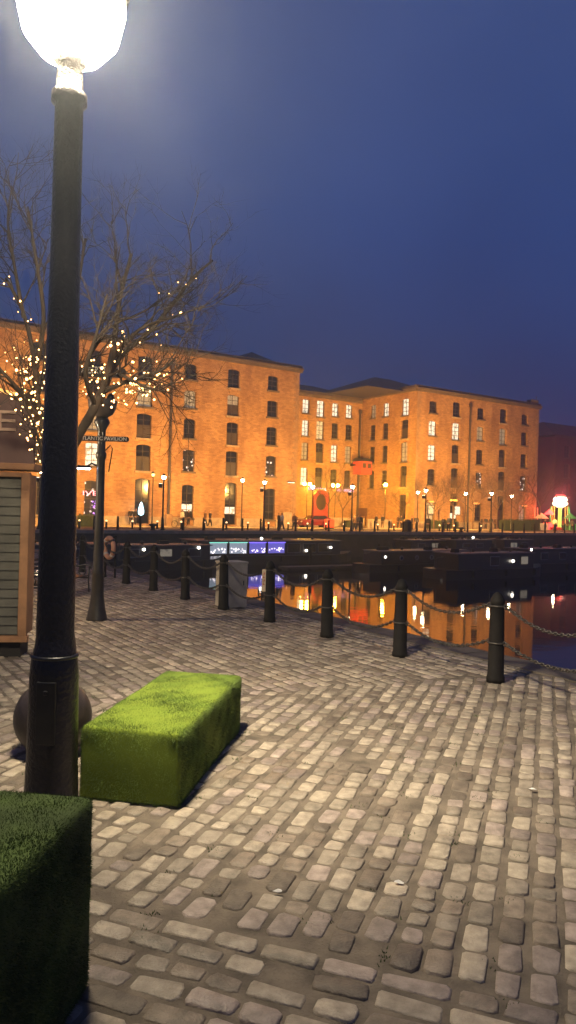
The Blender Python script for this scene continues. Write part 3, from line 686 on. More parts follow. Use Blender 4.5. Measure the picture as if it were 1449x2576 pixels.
m = MB(); m.box((0, 0, .62), (1.1, .6, .95)); m.build('panel', REDL, o, bevel=.12); m = MB(); m.box((0, 0, .08), (1.0, .5, .14)); m.build('foot', IRON2, o)
# litter bin, capstans
o = empty('litter_bin', W(px2u(1026, 58.4), 58.4), UANG, label='black litter bin on the far quay edge', cat='bin')
m = MB(); m.lathe([(.42, 0), (.45, .05), (.45, .95), (.48, .98), (.48, 1.05), (.36, 1.12)], n=12); m.build('drum', IRON2, o)
m = MB(); m.lathe([(.37, 1.12), (.3, 1.3), (.03, 1.36)], n=12); m.build('lid', IRON, o)
for px, lab in ((386, 'squat mushroom capstan on the far quay edge left of the first floodlight post'), (1161, 'squat mushroom capstan on the far quay edge right of the walking couple')):
    o = empty('mooring_capstan', W(px2u(px, 57.9), 57.9), label=lab, cat='capstan'); m = MB(); m.lathe([(.26, 0), (.2, .12), (.17, .32), (.3, .4), (.34, .5), (.22, .58), (.02, .6)], n=14); m.build('head', IRON2, o, smooth=True)

# ------------------------------------------------------------------ bare trees
BARK = mat('bare_tree_bark', (.13, .075, .04), .9, var=.4, vscale=5, bump=.6, bscale=12)
def bare_tree(loc, h, seed, label, group, spread=.55, levels=5, kids_=(4, 3, 3, 3, 3), name='bare_tree', r0=.11):
    rs = random.Random(seed); o = empty(name, loc, label=label, cat='tree', group=group); T = MB(); Cn = MB()
    top = Vector((rs.uniform(-.1, .1), rs.uniform(-.1, .1), h*.36)); T.tube([(0, 0, -.05), (0, 0, .2), top*.6, top], [r0*1.3, r0, r0*.85, r0*.75], 8)
    def grow(p, d, L, r, lv):
        pts = [p]; q = p.copy(); dd = d.copy()
        for i in range(3):
            dd = (dd + Vector((rs.gauss(0, .16), rs.gauss(0, .16), rs.gauss(.05, .1)))).normalized(); q = q+dd*L/3; pts.append(q.copy())
        Cn.tube(pts, [r, r*.8, r*.62, r*.45], 5 if lv < 2 else 3, cap=False)
        if lv < levels:
            for k in range(kids_[lv]):
                t0 = rs.uniform(.35, 1.0) if k else 1.0; i = min(int(t0*3), 2); b_ = pts[i].lerp(pts[i+1], t0*3-i)
                a = rs.uniform(0, 6.28); sd = Vector((math.cos(a), math.sin(a), rs.uniform(-.1, .5))); nd = (dd*1.0+sd*spread*1.25).normalized(); grow(b_, nd, L*rs.uniform(.6, .82), r*.62, lv+1)
    for k in range(4):
        a = k*1.57+rs.uniform(-.4, .4); grow(top*rs.uniform(.85, 1), Vector((math.cos(a)*spread*1.3, math.sin(a)*spread*1.3, 1)).normalized(), h*.27, r0*.55, 1)
    T.build('trunk', BARK, o, smooth=True); Cn.build('crown', BARK, o, smooth=True); return o
grp = 'bare trees along the far quay'
bt = bare_tree(W(px2u(808, 74), 72.5), 8.2, 11, 'tall bare tree in front of the red gateway', grp)
bt2 = bare_tree(W(px2u(1085, 68), 67.5), 7.2, 12, 'bare tree in front of the first windows of the right wing', grp)
for px, v, rz, sc, lab, src in ((862, 72.5, 2, .8, 'small bare tree in front of the arched doorway right of the gateway', bt), (1140, 68, 1, 1.0, 'bare tree before the shop doorway', bt), (1190, 67, 3, 1.05, 'bare tree beside the drainpipe of the right wing', bt2), (1250, 67.5, 4, 1.0, 'bare tree before the second loading bay of the right wing', bt), (1303, 67, 5, .95, 'bare tree near the right end of the wing with a thick forked trunk', bt2), (1358, 70, .5, 1.25, 'bare tree in the gap beside the right wing, lit red from the fair', bt), (1012, 70, 2.5, .8, 'thin bare tree by the edge of the side wall', bt2)):
    copy_tree(src, loc=W(px2u(px, v), v), rz=rz, scale=(sc, sc, sc), label=lab)

# ------------------------------------------------------------------ people
from bpy import context as CX
def skin_mesh(name, chain, mats, sub=1):
    """chain: list of ((x,y,z),r,parent)"""
    me = bpy.data.meshes.new(name); me.from_pydata([c[0] for c in chain], [(c[2], i) for i, c in enumerate(chain) if c[2] is not None], [])
    o = bpy.data.objects.new(name, me); COL.objects.link(o); md = o.modifiers.new('skin', 'SKIN'); md.use_smooth_shade = True
    for i, c in enumerate(chain):
        sv = me.skin_vertices[0].data[i]; r = c[1] if hasattr(c[1], '__len__') else (c[1], c[1]); sv.radius = r; sv.use_root = (i == 0)
    s_ = o.modifiers.new('sub', 'SUBSURF'); s_.levels = sub; s_.render_levels = sub
    CX.view_layer.update(); m2 = bpy.data.meshes.new_from_object(o.evaluated_get(CX.evaluated_depsgraph_get())); bpy.data.objects.remove(o)
    m2.materials.clear(); [m2.materials.append(x) for x in mats]; m2.polygons.foreach_set('use_smooth', [True]*len(m2.polygons)); return m2
SKIN = mat('skin', (.35, .2, .13), .6); HAIR = mat('dark_hair', (.03, .02, .015), .7)
def person_meshes(st):
    """st = stride; figure 1.72 m tall facing -y"""
    hip_z = .90; a = st
    L = [((0, 0, hip_z), (.14, .11), None), ((0, 0, 1.08), (.13, .10), 0), ((0, 0, 1.32), (.17, .11), 1), ((0, 0, 1.44), (.09, .08), 2), ((0, -.01, 1.52), .052, 3), ((0, -.03, 1.60), (.075, .09), 4), ((0, -.02, 1.70), (.07, .085), 5)]
    def arm(sx, sw): return [((sx*.19, 0, 1.40), .058, 2), ((sx*.25, sw*.10, 1.13), .042, None), ((sx*.25, sw*.22-.04, .90), .034, None), ((sx*.25, sw*.26-.06, .82), .03, None)]
    for sx, sw in ((-1, a), (1, -a)):
        ar = arm(sx, sw); n = len(L); L += [(ar[0][0], ar[0][1], 2)] + [(ar[i][0], ar[i][1], n+i-1) for i in (1, 2, 3)]
    legs = []
    for sx, sw in ((-1, -a), (1, a)):
        n = len(L); L += [((sx*.09, 0, .84), .085, 0), ((sx*.10, sw*.28-.03, .47), .058, n), ((sx*.10, sw*.62, .09), .04, n+1), ((sx*.10, sw*.62-.14, .045), .038, n+2)]
        legs.append((sx, sw))
    body = skin_mesh('body', L, [SKIN])
    coat = [((0, 0, .86), (.175, .135), None), ((0, 0, 1.1), (.165, .125), 0), ((0, 0, 1.34), (.205, .135), 1), ((0, 0, 1.46), (.10, .09), 2)]
    for sx, sw in ((-1, a), (1, -a)):
        n = len(coat); coat += [((sx*.20, 0, 1.40), .072, 2), ((sx*.26, sw*.10, 1.13), .06, n), ((sx*.26, sw*.22-.04, .90), .05, n+1)]
    coatm = skin_mesh('coat', coat, [])
    tr = [((0, 0, .90), (.155, .12), None)]
    for sx, sw in legs:
        n = len(tr); tr += [((sx*.09, 0, .80), .10, 0), ((sx*.10, sw*.28-.03, .47), .074, n), ((sx*.10, sw*.60, .12), .058, n+1)]
    trm = skin_mesh('trousers', tr, [])
    hair = skin_mesh('hair', [((0, .02, 1.60), (.078, .085), None), ((0, .005, 1.72), (.082, .092), 0)], [HAIR])
    return body, coatm, trm, hair
PM = [person_meshes(0.02), person_meshes(.30), person_meshes(.14)]
CC = {k: mat(k+'_cloth', c, .85, var=.2, vscale=8) for k, c in dict(black=(.018, .017, .02), navy=(.02, .025, .05), grey=(.16, .15, .15), white=(.7, .68, .62), brown=(.12, .06, .03), denim=(.05, .07, .13), red=(.35, .04, .03)).items()}
PG = 'people walking on the far quay'
def person(px, v, pose, coat, tr, lab, face=0, h=1.0, x=None):
    b_, c_, t_, h_ = PM[pose]; o = empty('person', x if x is not None else W(px2u(px, v), v), UANG+face, label=lab, cat='person', group=PG); o.scale = (h, h, h)
    for nm, me_, mt in (('body', b_, None), ('coat', c_, CC[coat]), ('trousers', t_, CC[tr]), ('hair', h_, None)):
        q = bpy.data.objects.new(nm, me_); COL.objects.link(q); q.parent = o
        if mt:
            if not me_.materials: me_.materials.append(mt)
            q.material_slots[0].link = 'OBJECT'; q.material_slots[0].material = mt
    return o
for a in [
 (330, 70.6, 0, 'black', 'black', 'person in a long black coat just left of the tall arched door', 2.6),
 (342, 70.4, 2, 'black', 'navy', 'person in dark clothes standing in the tall arched doorway', .5),
 (459, 69.5, 0, 'white', 'grey', 'person in a pale top at the second warehouse door behind a bicycle', 1.8),
 (475, 70.2, 0, 'black', 'black', 'person in black right beside the pale-topped person at the second warehouse door', -1.2),
 (517, 66.5, 1, 'brown', 'navy', 'left of the two people walking between the second and third doorways, brown jacket', 1.5),
 (529, 66.7, 1, 'black', 'black', 'right of the two people walking between the second and third doorways, all in black', 1.5),
 (702, 60.3, 2, 'black', 'black', 'person in black walking close behind the person in white', 1.5),
 (710, 59.6, 1, 'white', 'denim', 'person in a white top and blue trousers near the left warehouse corner', 1.5),
 (741, 60, 2, 'brown', 'black', 'person in brown by the drainpipe at the recess corner', -1.4),
 (893, 60.6, 2, 'brown', 'black', 'person in brown half hidden behind the walking couple right of the car', -1.6),
 (901, 59.4, 1, 'grey', 'denim', 'person in a grey top with a white bag walking beside the floodlight post', 1.6),
 (909, 59.2, 1, 'black', 'black', 'person in black striding at the right of the grey-topped one', 1.6),
 (947, 68, 1, 'black', 'navy', 'left of two dark figures walking in front of the side wall', -1.5),
 (963, 68, 2, 'black', 'brown', 'right of two dark figures walking in front of the side wall', -1.5),
 (1001, 68.5, 0, 'brown', 'black', 'person in brown left of the lit doorway of the side wall', .3),
 (1010, 67.8, 2, 'black', 'black', 'person in black in front of the lit doorway of the side wall', 2.8),
 (1037, 61, 0, 'navy', 'black', 'person standing just behind the litter bin', 1.0),
 (1048, 64.5, 0, 'black', 'black', 'person in black left of the right wing corner floodlight post', -.6),
 (1078, 59.5, 2, 'black', 'black', 'person in black leaning beside the corner floodlight post', 2.0),
 (1116, 59.2, 2, 'black', 'black', 'left of the couple in long dark coats before the shop doorway', -1.6),
 (1130, 59.2, 2, 'navy', 'black', 'right and taller of the couple in dark coats before the shop doorway', -1.6, 1.08),
 (1212, 68, 0, 'black', 'black', 'leftmost of the group standing under the bare trees', .5),
 (1223, 68.6, 0, 'navy', 'black', 'second of the group standing under the bare trees', -.9),
 (1236, 68.1, 2, 'black', 'brown', 'third of the group standing under the bare trees', 2.1),
 (1246, 68.8, 0, 'brown', 'black', 'rightmost of the group standing under the bare trees', 1.0),
 (1372, 60.2, 0, 'black', 'black', 'person in dark clothes right of the hedge end', .5),
 (1396, 60.6, 2, 'white', 'navy', 'tall person in a white jacket in front of the fair', 1.7, 1.12),
 (1416, 66, 2, 'red', 'black', 'person in red among the fair stalls', 1.0),
 (1428, 65, 0, 'brown', 'black', 'person in brown near the far right fair stall', -.5),
 (1440, 64, 2, 'grey', 'black', 'person in grey at the right edge of the frame', -1.5)]:
    person(*a[:6], a[6], a[7] if len(a) > 7 else 1.0)
# bicycle by the second door
o = empty('bicycle', W(px2u(452, 66), 66), UANG, label='bicycle held by the pale-topped person at the second door', cat='bicycle')
for x in (-.52, .52):
    m = MB(); m.torus((x, 0, .34), .32, .025, (1, 0, 0), (0, 0, 1), 20, 5)
    for k in range(6): a = k*math.pi/6; m.tube([(x-.3*math.cos(a), 0, .34-.3*math.sin(a)), (x+.3*math.cos(a), 0, .34+.3*math.sin(a))], .005, 3)
    m.build('wheel', IRON2, o)
m = MB()
for p, q_ in (((-.52, .34), (-.35, .85)), ((-.38, .75), (.12, .72)), ((.12, .82), (-.02, .3)), ((-.36, .7), (-.02, .3)), ((-.02, .3), (.52, .34)), ((.1, .72), (.52, .34))): m.tube([(p[0], 0, p[1]), (q_[0], 0, q_[1])], .018, 5)
m.tube([(-.4, -.25, .92), (-.35, 0, .88), (-.4, .25, .92)], .014, 5); m.build('frame', STEEL, o); m = MB(); m.box((.13, 0, .86), (.24, .13, .05)); m.build('saddle', IRON2, o)

# ------------------------------------------------------------------ fair at the right
FW = mat('fair_white_light', (1, .9, .7), .4, emit=(1, .72, .5), es=4); FR = mat('fair_red_light', (1, .1, .1), .4, emit=(1, .035, .03), es=5); FY = mat('fair_yellow_light', (1, .7, .1), .4, emit=(1, .5, .08), es=1.2); FG = mat('fair_green_light', (.1, .9, .3), .4, emit=(.25, .9, .2), es=1.2)
fp = W(px2u(1408, 72), 72)
o = empty('fairground_ride', fp, UANG, label='fairground ride with a blazing white and red lit crown at the right', cat='fairground ride')
m = MB(); m.lathe([(1.9, 0), (1.9, .35), (1.4, .4)], n=16); m.build('base', RED, o)
m = MB(); m.lathe([(.22, .4), (.22, 3.6)], n=10); m.build('column', FY, o)
m = MB(); m.lathe([(.5, 3.5), (1.0, 3.8), (1.2, 4.1), (.95, 4.35), (1.1, 4.7), (.85, 5.1), (.4, 5.25)], n=16); m.build('crown', FW, o)
m = MB(); m.lathe([(.8, 5.12), (.75, 5.3), (.5, 5.45), (.1, 5.5)], n=16); m.build('dome', FR, o)
for k in range(8):
    a = k*.785; m = MB(); m.tube([(1.5*math.cos(a), 1.5*math.sin(a), .4), (1.3*math.cos(a), 1.3*math.sin(a), 3.6)], .05, 5); m.build('pole', FG if k % 2 else FY, o)
def stall(px, v, w_, h, mt, lab, canopy=True):
    o = empty('market_stall', W(px2u(px, v), v), UANG, label=lab, cat='stall', group='stalls of the small fair')
    m = MB(); m.box((0, 0, .5), (w_, 1.2, 1.0)); m.build('counter', mt, o)
    for x in (-w_/2+.05, w_/2-.05): m = MB(); m.box((x, -.55, h/2+.4), (.07, .07, h-.2)); m.build('post', STEEL, o)
    m = MB(); m.lathe([(w_*.72, h+.1), (w_*.4, h+.5), (.03, h+.95)], n=10, sy=.8); m.build('canopy', mt, o)
stall(1362, 70, 1.7, 1.6, mat('tent_canvas', (.6, .45, .25), .7, emit=(1, .6, .25), es=.3), 'pale dome-topped stall beside the hedge end')
stall(1382, 73, 1.4, 2.2, FR, 'small stall glowing deep red left of the ride'); stall(1434, 68, 1.6, 1.7, mat('green_canvas', (.1, .35, .1), .7, emit=(.2, .7, .1), es=.3), 'green and yellow lit stall at the right of the ride')
o = empty('light_column', W(px2u(1348, 71), 71), UANG, label='pair of tall thin red light tubes right of the right wing corner', cat='light')
for x in (-.3, .35): m = MB(); m.tube([(x, 0, .1), (x, 0, 3.3)], .06, 6); m.build('tube', mat('soft_red_light', (1, .2, .1), .4, emit=(1, .14, .05), es=1.6), o)
m = MB(); m.box((0, 0, .05), (1.0, .3, .1)); m.build('foot', IRON2, o)
def pt(loc, en, col, r=.2):
    l = bpy.data.lights.new('fair_wash', 'POINT'); l.energy = en; l.color = col; l.shadow_soft_size = r; o = bpy.data.objects.new('fair_wash', l); COL.objects.link(o); o.location = loc; return o
pt(W(px2u(1385, 69), 69, 3.2), 500, (1, .06, .04), .5); pt(W(px2u(1412, 80), 80, 5.5), 2600, (1, .10, .09), .6); pt(fp+Vector((-1, -2.2, 4.4)), 500, (1, .5, .3), .3)  # red point behind the ride added to wash the far building

# ------------------------------------------------------------------ boats
def hullm(L, B, H, n=14, bow=.22):
    m = MB(); rows = []
    for i in range(n+1):
        x = -L/2+L*i/n; t0 = (i/n); w_ = B/2
        if t0 > 1-bow: w_ *= max(.04, 1-((t0-(1-bow))/bow)**2)
        if t0 < .06: w_ *= .8+.2*t0/.06
        sh = H*(1+.25*max(0, (t0-.8)/.2)**2); rows.append([(x, -w_, sh), (x, -w_*.96, -.3), (x, w_*.96, -.3), (x, w_, sh)])
    for a, b_ in zip(rows, rows[1:]):
        for k in range(3): m.quad(a[k], b_[k], b_[k+1], a[k+1])
        m.quad(a[3], b_[3], b_[0], a[0])
    m.quad(*rows[0]); m.quad(*rows[-1][::-1]); return m
BOATP = mat('dark_boat_paint', (.012, .012, .014), .35, coat=.3); BROOF = mat('boat_roof_grey', (.16, .14, .14), .5, var=.3, vscale=2)
PORT = mat('porthole_ring', (.5, .5, .48), .25, .6); BLIT = mat('boat_lamp', (1, .95, .85), .3, emit=(1, .9, .75), es=7)
def boat(u, v, L, B, H, cab, lab, wins, rz=0, portholes=(), lights=(), name='narrowboat', rail=False, hull=BOATP, roof=BROOF):
    o = empty(name, W(u, v, WL), UANG+rz, label=lab, cat='boat', group='boats moored in the dock')
    hullm(L, B, H).build('hull', hull, o)
    x0, x1, ch = cab; c = MB(); c.box(((x0+x1)/2, 0, H+ch/2-.02), (x1-x0, B*.84, ch), top=(1, .93)); c.build('cabin', hull, o, bevel=.03)
    r_ = MB(); r_.box(((x0+x1)/2, 0, H+ch+.02), (x1-x0+.3, B*.86, .07)); ro = r_.build('roof', roof, o, bevel=.02)
    if rail:
        rr = MB(); k = x0+.3
        while k < x1: rr.tube([(k, -B*.36, H+ch+.05), (k, -B*.36, H+ch+.2)], .015, 4); k += 1.0
        rr.tube([(x0+.3, -B*.36, H+ch+.2), (x1-.3, -B*.36, H+ch+.2)], .018, 4); rr.build('roof_rail', STEEL, ro)
    for (wx, ww, wh, mt) in wins:
        f_ = MB(); f_.box((wx, -B*.415, H+ch*.52), (ww+.1, .05, wh+.1)); fo = f_.build('window', PORT if mt is GLASS else FRAME, o)
        f_ = MB(); f_.box((wx, -B*.415-.03, H+ch*.52), (ww, .03, wh)); f_.build('pane', mt, fo)
    for (wx, mt) in portholes:
        f_ = MB(); f_.torus((wx, -B*.422, H+ch*.5), .17, .035, (1, 0, 0), (0, 0, 1), 16, 6); fo = f_.build('porthole', PORT, o, smooth=True)
        f_ = MB(); f_.tube([(wx, -B*.40, H+ch*.5), (wx, -B*.426, H+ch*.5)], .155, 14); f_.build('pane', mt, fo)
    for (lx, ly, lz) in lights:
        f_ = MB(); f_.lathe([(.03, -.1), (.11, -.05), (.11, .05), (.03, .1)], (lx, ly, lz), 8); f_.build('lamp', BLIT, o, smooth=True)
    rv = random.Random(int(u*10))
    for k in range(4):
        x = x0+(x1-x0)*(.12+.24*k)+rv.uniform(-.3, .3); f_ = MB()
        if k % 2: f_.lathe([(.10, 0), (.10, .1), (.17, .13), (.15, .2), (.02, .24)], (x, rv.uniform(-.3, .3), H+ch+.055), 10); f_.build('roof_vent', STEEL, o, smooth=True)
        else: f_.box((x, rv.uniform(-.4, .3), H+ch+.055+.13), (rv.uniform(.5, 1.1), .45, .26), top=(.85, .8)); f_.build('roof_box', IRON2, o, bevel=.02)
    f_ = MB(); f_.tube([(-L/2+.15, 0, H), (-L/2+.15, 0, H+.75), (-L/2+.9, .05, H+.85)], .03, 6); f_.build('tiller', STEEL, o)
    f_ = MB(); f_.tube([(L*.36, -B*.2, H), (L*.36, -B*.2, H+1.5)], .03, 6); f_.build('pole', STEEL, o)
    for x in (-L*.3, 0, L*.28):
        f_ = MB(); f_.tube([(x, -B/2-.09, H-.08), (x, -B/2-.09, H-.5)], .08, 8); f_.build('fender', IRON2, o)
    return o
BW1 = dots_mat('boat_party_window', (.75, .85, 1), 1.4, 5, .33, (.2, .22, .26)); BW2 = dots_mat('boat_violet_window', (.25, .25, 1), 1.6, 6, .33, (.1, .1, .3))
for m_, c_, s_ in ((BW1, (.5, .6, .75), 0), (BW2, (.2, .15, .7), 0)): pass
GLOWG = mat('green_strip_light', (.2, .8, .6), .3, emit=(.25, .8, .6), es=1.1); GLOWV = mat('violet_strip_light', (.3, .2, 1), .3, emit=(.22, .14, 1), es=1.6)
GW = mat('cool_lit_interior', (.3, .35, .4), .4, emit=(.55, .62, .75), es=.35); GV = mat('violet_lit_interior', (.2, .2, .5), .4, emit=(.2, .17, .75), es=.5)
uc = (px2u(430, 53.5)+px2u(885, 53.5))/2; Lb = px2u(885, 53.5)-px2u(430, 53.5)
U = lambda px: px2u(px, 53.5-1.7)-uc
wins = []
for a, b_, mt in ((529, 572, GW), (579, 622, GW), (629, 669, GV), (676, 717, GV)): wins.append(((U(a)+U(b_))/2, U(b_)-U(a), .85, mt))
for a, b_ in ((726, 756), (765, 795), (803, 833)): wins.append(((U(a)+U(b_))/2, U(b_)-U(a), .7, GLASS))
rb = boat(uc, 53.5, Lb, 4.2, .72, (U(505), U(858), 1.18), 'long restaurant boat with white and violet lit windows moored under the far wall', wins, lights=((U(830), -1.95, 1.35), (U(668), -1.2, 2.1), (U(770), -1.9, 1.1)), name='restaurant_boat')
random.seed(5)
for i, (a, b_) in enumerate(((529, 572), (579, 622), (629, 669), (676, 717))):
    m = MB(); m.box(((U(a)+U(b_))/2, -1.83, 1.80), (U(b_)-U(a)+.1, .05, .06)); m.build('strip_light', GLOWG if i < 2 else GLOWV, rb)
    m = MB()
    for k in range(16): m.lathe([(.004, -.05), (random.uniform(.03, .075), 0), (.004, .05)], (random.uniform(U(a)+.1, U(b_)-.1), -1.83, random.uniform(.98, 1.35)), 6)
    m.build('table_lights', mat('table_light', (1, .9, .9), .3, emit=(1, .85, .85), es=2.2), rb)
boat(px2u(395, 50.5), 50.0, 10.5, 3.0, .7, (-4.2, 3.6, 1.05), 'dark canal boat with two small lamps left of the restaurant boat', [(-2.5, .9, .5, GLASS), (0, .9, .5, LITP), (2.3, .9, .5, GLASS)], lights=((-1.7, -1.3, 1.5), (2.6, -1.3, 1.6)), rail=True)
boat(px2u(1062, 43.5), 43.2, 13.0, 2.6, .62, (-5.4, 4.0, .98), 'narrowboat with grey roof and round portholes moored mid dock', [(3.2, .9, .5, GLASS)], portholes=((-3.4, GLASS), (-.2, GLASS), (.9, LITP), (-1.8, GLASS)), rail=False, lights=((-5.0, -1.0, 1.2),))
boat(px2u(1236, 37.2), 37.2, 11.5, 2.9, .7, (-4.6, 3.5, 1.1), 'nearer dark narrowboat with a pale framed square window', [(-.9, .85, .6, GLASS), (2.4, .75, .55, LITP)], lights=((1.0, -1.3, 1.25),), rail=True)
boat(px2u(1390, 39.5), 39.5, 12, 3.0, .75, (-4.5, 4.5, 1.15), 'dark cabin boat at the right edge of the dock', [(-2.6, .8, .5, GLASS), (-.2, .8, .5, GLASS), (2, .8, .5, GLASS)], lights=((-4.2, -1.2, 1.9),))
boat(px2u(1180, 52), 52, 9.5, 3.0, .9, (-3, 2.2, 1.1), 'low cruiser with a bright white deck lamp behind the narrowboats', [(-1.6, 1, .4, GLASS), (.3, 1, .4, GLASS)], lights=((-.2, -.8, 2.25), (2.4, -.9, 1.4)), name='cabin_cruiser')
boat(px2u(1290, 52.5), 52.5, 8.5, 2.9, .9, (-2.6, 2.0, 1.1), 'cruiser with warm cabin window and white stern lamp at the right', [(-1.2, 1, .45, LITP), (.6, .9, .45, GLASS)], lights=((1.9, -1.0, 1.9),), name='cabin_cruiser')
boat(px2u(1062, 53.5), 53.4, 8.5, 2.9, .9, (-2.6, 2.2, 1.0), 'small unlit cruiser moored right of the restaurant boat', [(-1.2, .9, .4, GLASS), (.6, .9, .4, LITP)], name='cabin_cruiser')
boat(px2u(150, 49), 49, 11, 3.2, .8, (-4, 3.6, 1.1), 'dark moored boat seen behind the near lamp post', [(-2, .9, .5, GLASS), (.5, .9, .5, GLASS)])
# pontoon
o = empty('pontoon', W(px2u(1080, 46), 46, WL), UANG, label='floating timber pontoon between the moored boats', cat='pontoon')
m = MB(); m.box((2, 0, .22), (34, 1.2, .16)); m.build('deck', mat('pontoon_boards', (.07, .06, .055), .8), o)
m = MB()
for k in range(8): m.box((-14+k*4.4, 0, .02), (1.5, 1.1, .3))
m.build('floats', BOATP, o)
for k in range(5): m = MB(); m.tube([(-12+k*7, .7, -1), (-12+k*7, .7, 1.9)], .11, 8); m.build('pile', IRON2, o)
# ------------------------------------------------------------------ near foreground
# green turf blocks
TURFD = mat('dark_turf', (.055, .09, .012), .9, var=.35, vscale=4)  # darker green for the tall block
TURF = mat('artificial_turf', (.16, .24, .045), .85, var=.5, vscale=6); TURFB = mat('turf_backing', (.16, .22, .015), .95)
def turf_block(label, corner, lx, ly, h, ang, nb, bl_, TM=None):
    o = empty('turf_block', label=label, cat='turf seat', group='turf covered blocks'); o.location = (corner[0], corner[1], 0); o.rotation_euler = (0, 0, ang)
    r = .035; import bmesh
    bm = bmesh.new(); bmesh.ops.create_cube(bm, size=1)
    for v_ in bm.verts: v_.co = Vector((v_.co.x*lx-lx/2, v_.co.y*ly+ly/2, v_.co.z*(h-.01)+h/2+.005))
    bmesh.ops.bevel(bm, geom=list(bm.edges), offset=r, segments=4, profile=.5, affect='EDGES')
    me = bpy.data.meshes.new('body'); bm.to_mesh(me); bm.free(); me.materials.append(TM or TURFB); me.polygons.foreach_set('use_smooth', [True]*len(me.polygons))
    b_ = bpy.data.objects.new('body', me); COL.objects.link(b_); b_.parent = o
    # blades: points on the rounded box surface
    A = np.array([lx*ly, lx*h, lx*h, ly*h, ly*h]); fc = rng.choice(5, nb, p=A/A.sum()); uu, vv = rng.random(nb), rng.random(nb)
    P = np.zeros((nb, 3)); N = np.zeros((nb, 3))
    for k, (n_, f_) in enumerate((((0, 0, 1), lambda a, b: (-a*lx, b*ly, h+0*a)), ((0, -1, 0), lambda a, b: (-a*lx, 0*a, b*h)), ((0, 1, 0), lambda a, b: (-a*lx, 0*a+ly, b*h)), ((1, 0, 0), lambda a, b: (0*a, a*ly, b*h)), ((-1, 0, 0), lambda a, b: (0*a-lx, a*ly, b*h)))):
        s_ = fc == k; x, y, z = f_(uu[s_], vv[s_]); P[s_] = np.stack([x, y, z], 1); N[s_] = n_
    lo = np.array([-lx+r, r, r]); hi = np.array([-r, ly-r, h-r]); Q = np.clip(P, lo, hi); D_ = P-Q; ln = np.linalg.norm(D_, axis=1, keepdims=True); ln[ln < 1e-6] = 1; N2 = D_/ln; wb = np.sin(P[:, :1]*9+P[:, 1:2]*5)+np.sin(P[:, 2:3]*13+P[:, 1:2]*7+1.3)+.7*np.sin(P[:, :1]*21-P[:, 1:2]*17+P[:, 2:3]*19); P = Q+N2*(r+.0018*wb)
    T1 = rng.normal(size=(nb, 3)); T1 -= (T1*N2).sum(1, keepdims=True)*N2; T1 /= np.linalg.norm(T1, axis=1, keepdims=True)
    Ln = bl_*rng.uniform(.6, 1.3, (nb, 1)); lean = rng.normal(size=(nb, 3))*.5; tip = P + (N2+lean+np.array([0, 0, -.25]))*Ln*.8
    Vv = np.empty((nb*3, 3)); Vv[0::3] = P-T1*.0018-N2*.003; Vv[1::3] = P+T1*.0018-N2*.003; Vv[2::3] = tip; Vv[:, 2] = np.maximum(Vv[:, 2], .004)
    me = bpy.data.meshes.new('turf'); me.vertices.add(nb*3); me.vertices.foreach_set('co', Vv.ravel()); me.loops.add(nb*3); me.loops.foreach_set('vertex_index', np.arange(nb*3))
    me.polygons.add(nb); me.polygons.foreach_set('loop_start', np.arange(nb)*3); me.polygons.foreach_set('loop_total', np.full(nb, 3)); me.update(calc_edges=True); me.materials.append(TM or TURF)
    b_ = bpy.data.objects.new('turf', me); COL.objects.link(b_); b_.parent = o
    return o
turf_block('low bright green turf-covered seat block lying on the setts', tuple(ground(449, 2037))[:2], .77, 1.95, .545, -R(9.5), 170000, .010)
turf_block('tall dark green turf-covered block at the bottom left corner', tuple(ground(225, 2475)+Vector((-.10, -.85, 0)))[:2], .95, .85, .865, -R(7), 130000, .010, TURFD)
# sphere behind near lamp post
o = empty('stone_sphere', ground(122, 1905)+Vector((0, .1, 0)), label='large dark sphere on the ground behind the near lamp post', cat='sphere')
m = MB(); m.lathe([(.33*math.cos(R(a)), .33+.33*math.sin(R(a))-.01) for a in range(-74, 91, 6)], n=40); m.build('ball', mat('dark_sphere_metal', (.035, .026, .022), .42, .0, var=.5, vscale=5, bump=.3, bscale=20), o, smooth=True)
m = MB(); m.lathe([(.13, 0), (.13, .02), (.10, .035)], n=24); m.build('foot', IRON2, o)
# near lamp post
NL = ground(127, 2062); NL.z = 0; top = at(176, 140, NL.y)
o = empty('street_lamp', NL, label='tall black lamp post close to the camera with a blazing lantern', cat='lamp post')
dx = (at(128, 1900, 4.95).x-NL.x); zt = top.z
m = MB(); m.lathe([(.20, 0), (.20, .06), (.185, .09), (.172, .45), (.165, 1.0), (.155, 1.12), (.135, 1.2), (.128, 1.28), (.122, 2.0), (.112, 3.0), (.100, 3.9), (.095, zt-.35), (.12, zt-.33), (.12, zt-.27), (.095, zt-.25), (.085, zt-.08), (.15, zt)], n=28); m.build('post', mat('glossy_black_post', (.010, .007, .006), .34, var=.6, vscale=30, bump=1.0, bscale=38, coat=.15), o, smooth=True)
GL = mat('blazing_lamp_bowl', (1, 1, .9), .3, emit=(1, .86, .60), es=225)
g = MB(); g.lathe([(.10, .0), (.22, .02), (.32, .14), (.365, .34), (.35, .44)], (0, 0, zt), 28); g.build('bowl', GL, o, smooth=True)
g = MB(); g.lathe([(.36, .44), (.39, .46), (.35, .60), (.2, .76), (.05, .86), (.02, 1.0)], (0, 0, zt), 24); g.build('cap', IRON, o, smooth=True)
sl_ = bpy.data.lights.new('lamp_beam', 'SPOT'); sl_.energy = 1850; sl_.color = (1, .86, .62); sl_.spot_size = R(84); sl_.spot_blend = 1.0; sl_.shadow_soft_size = .16
slo = bpy.data.objects.new('lamp_beam', sl_); COL.objects.link(slo); slo.location = NL+Vector((.42, .10, zt+.02)); slo.rotation_euler = (Vector((.6, 7.5, 0))-slo.location).to_track_quat('-Z', 'Y').to_euler()
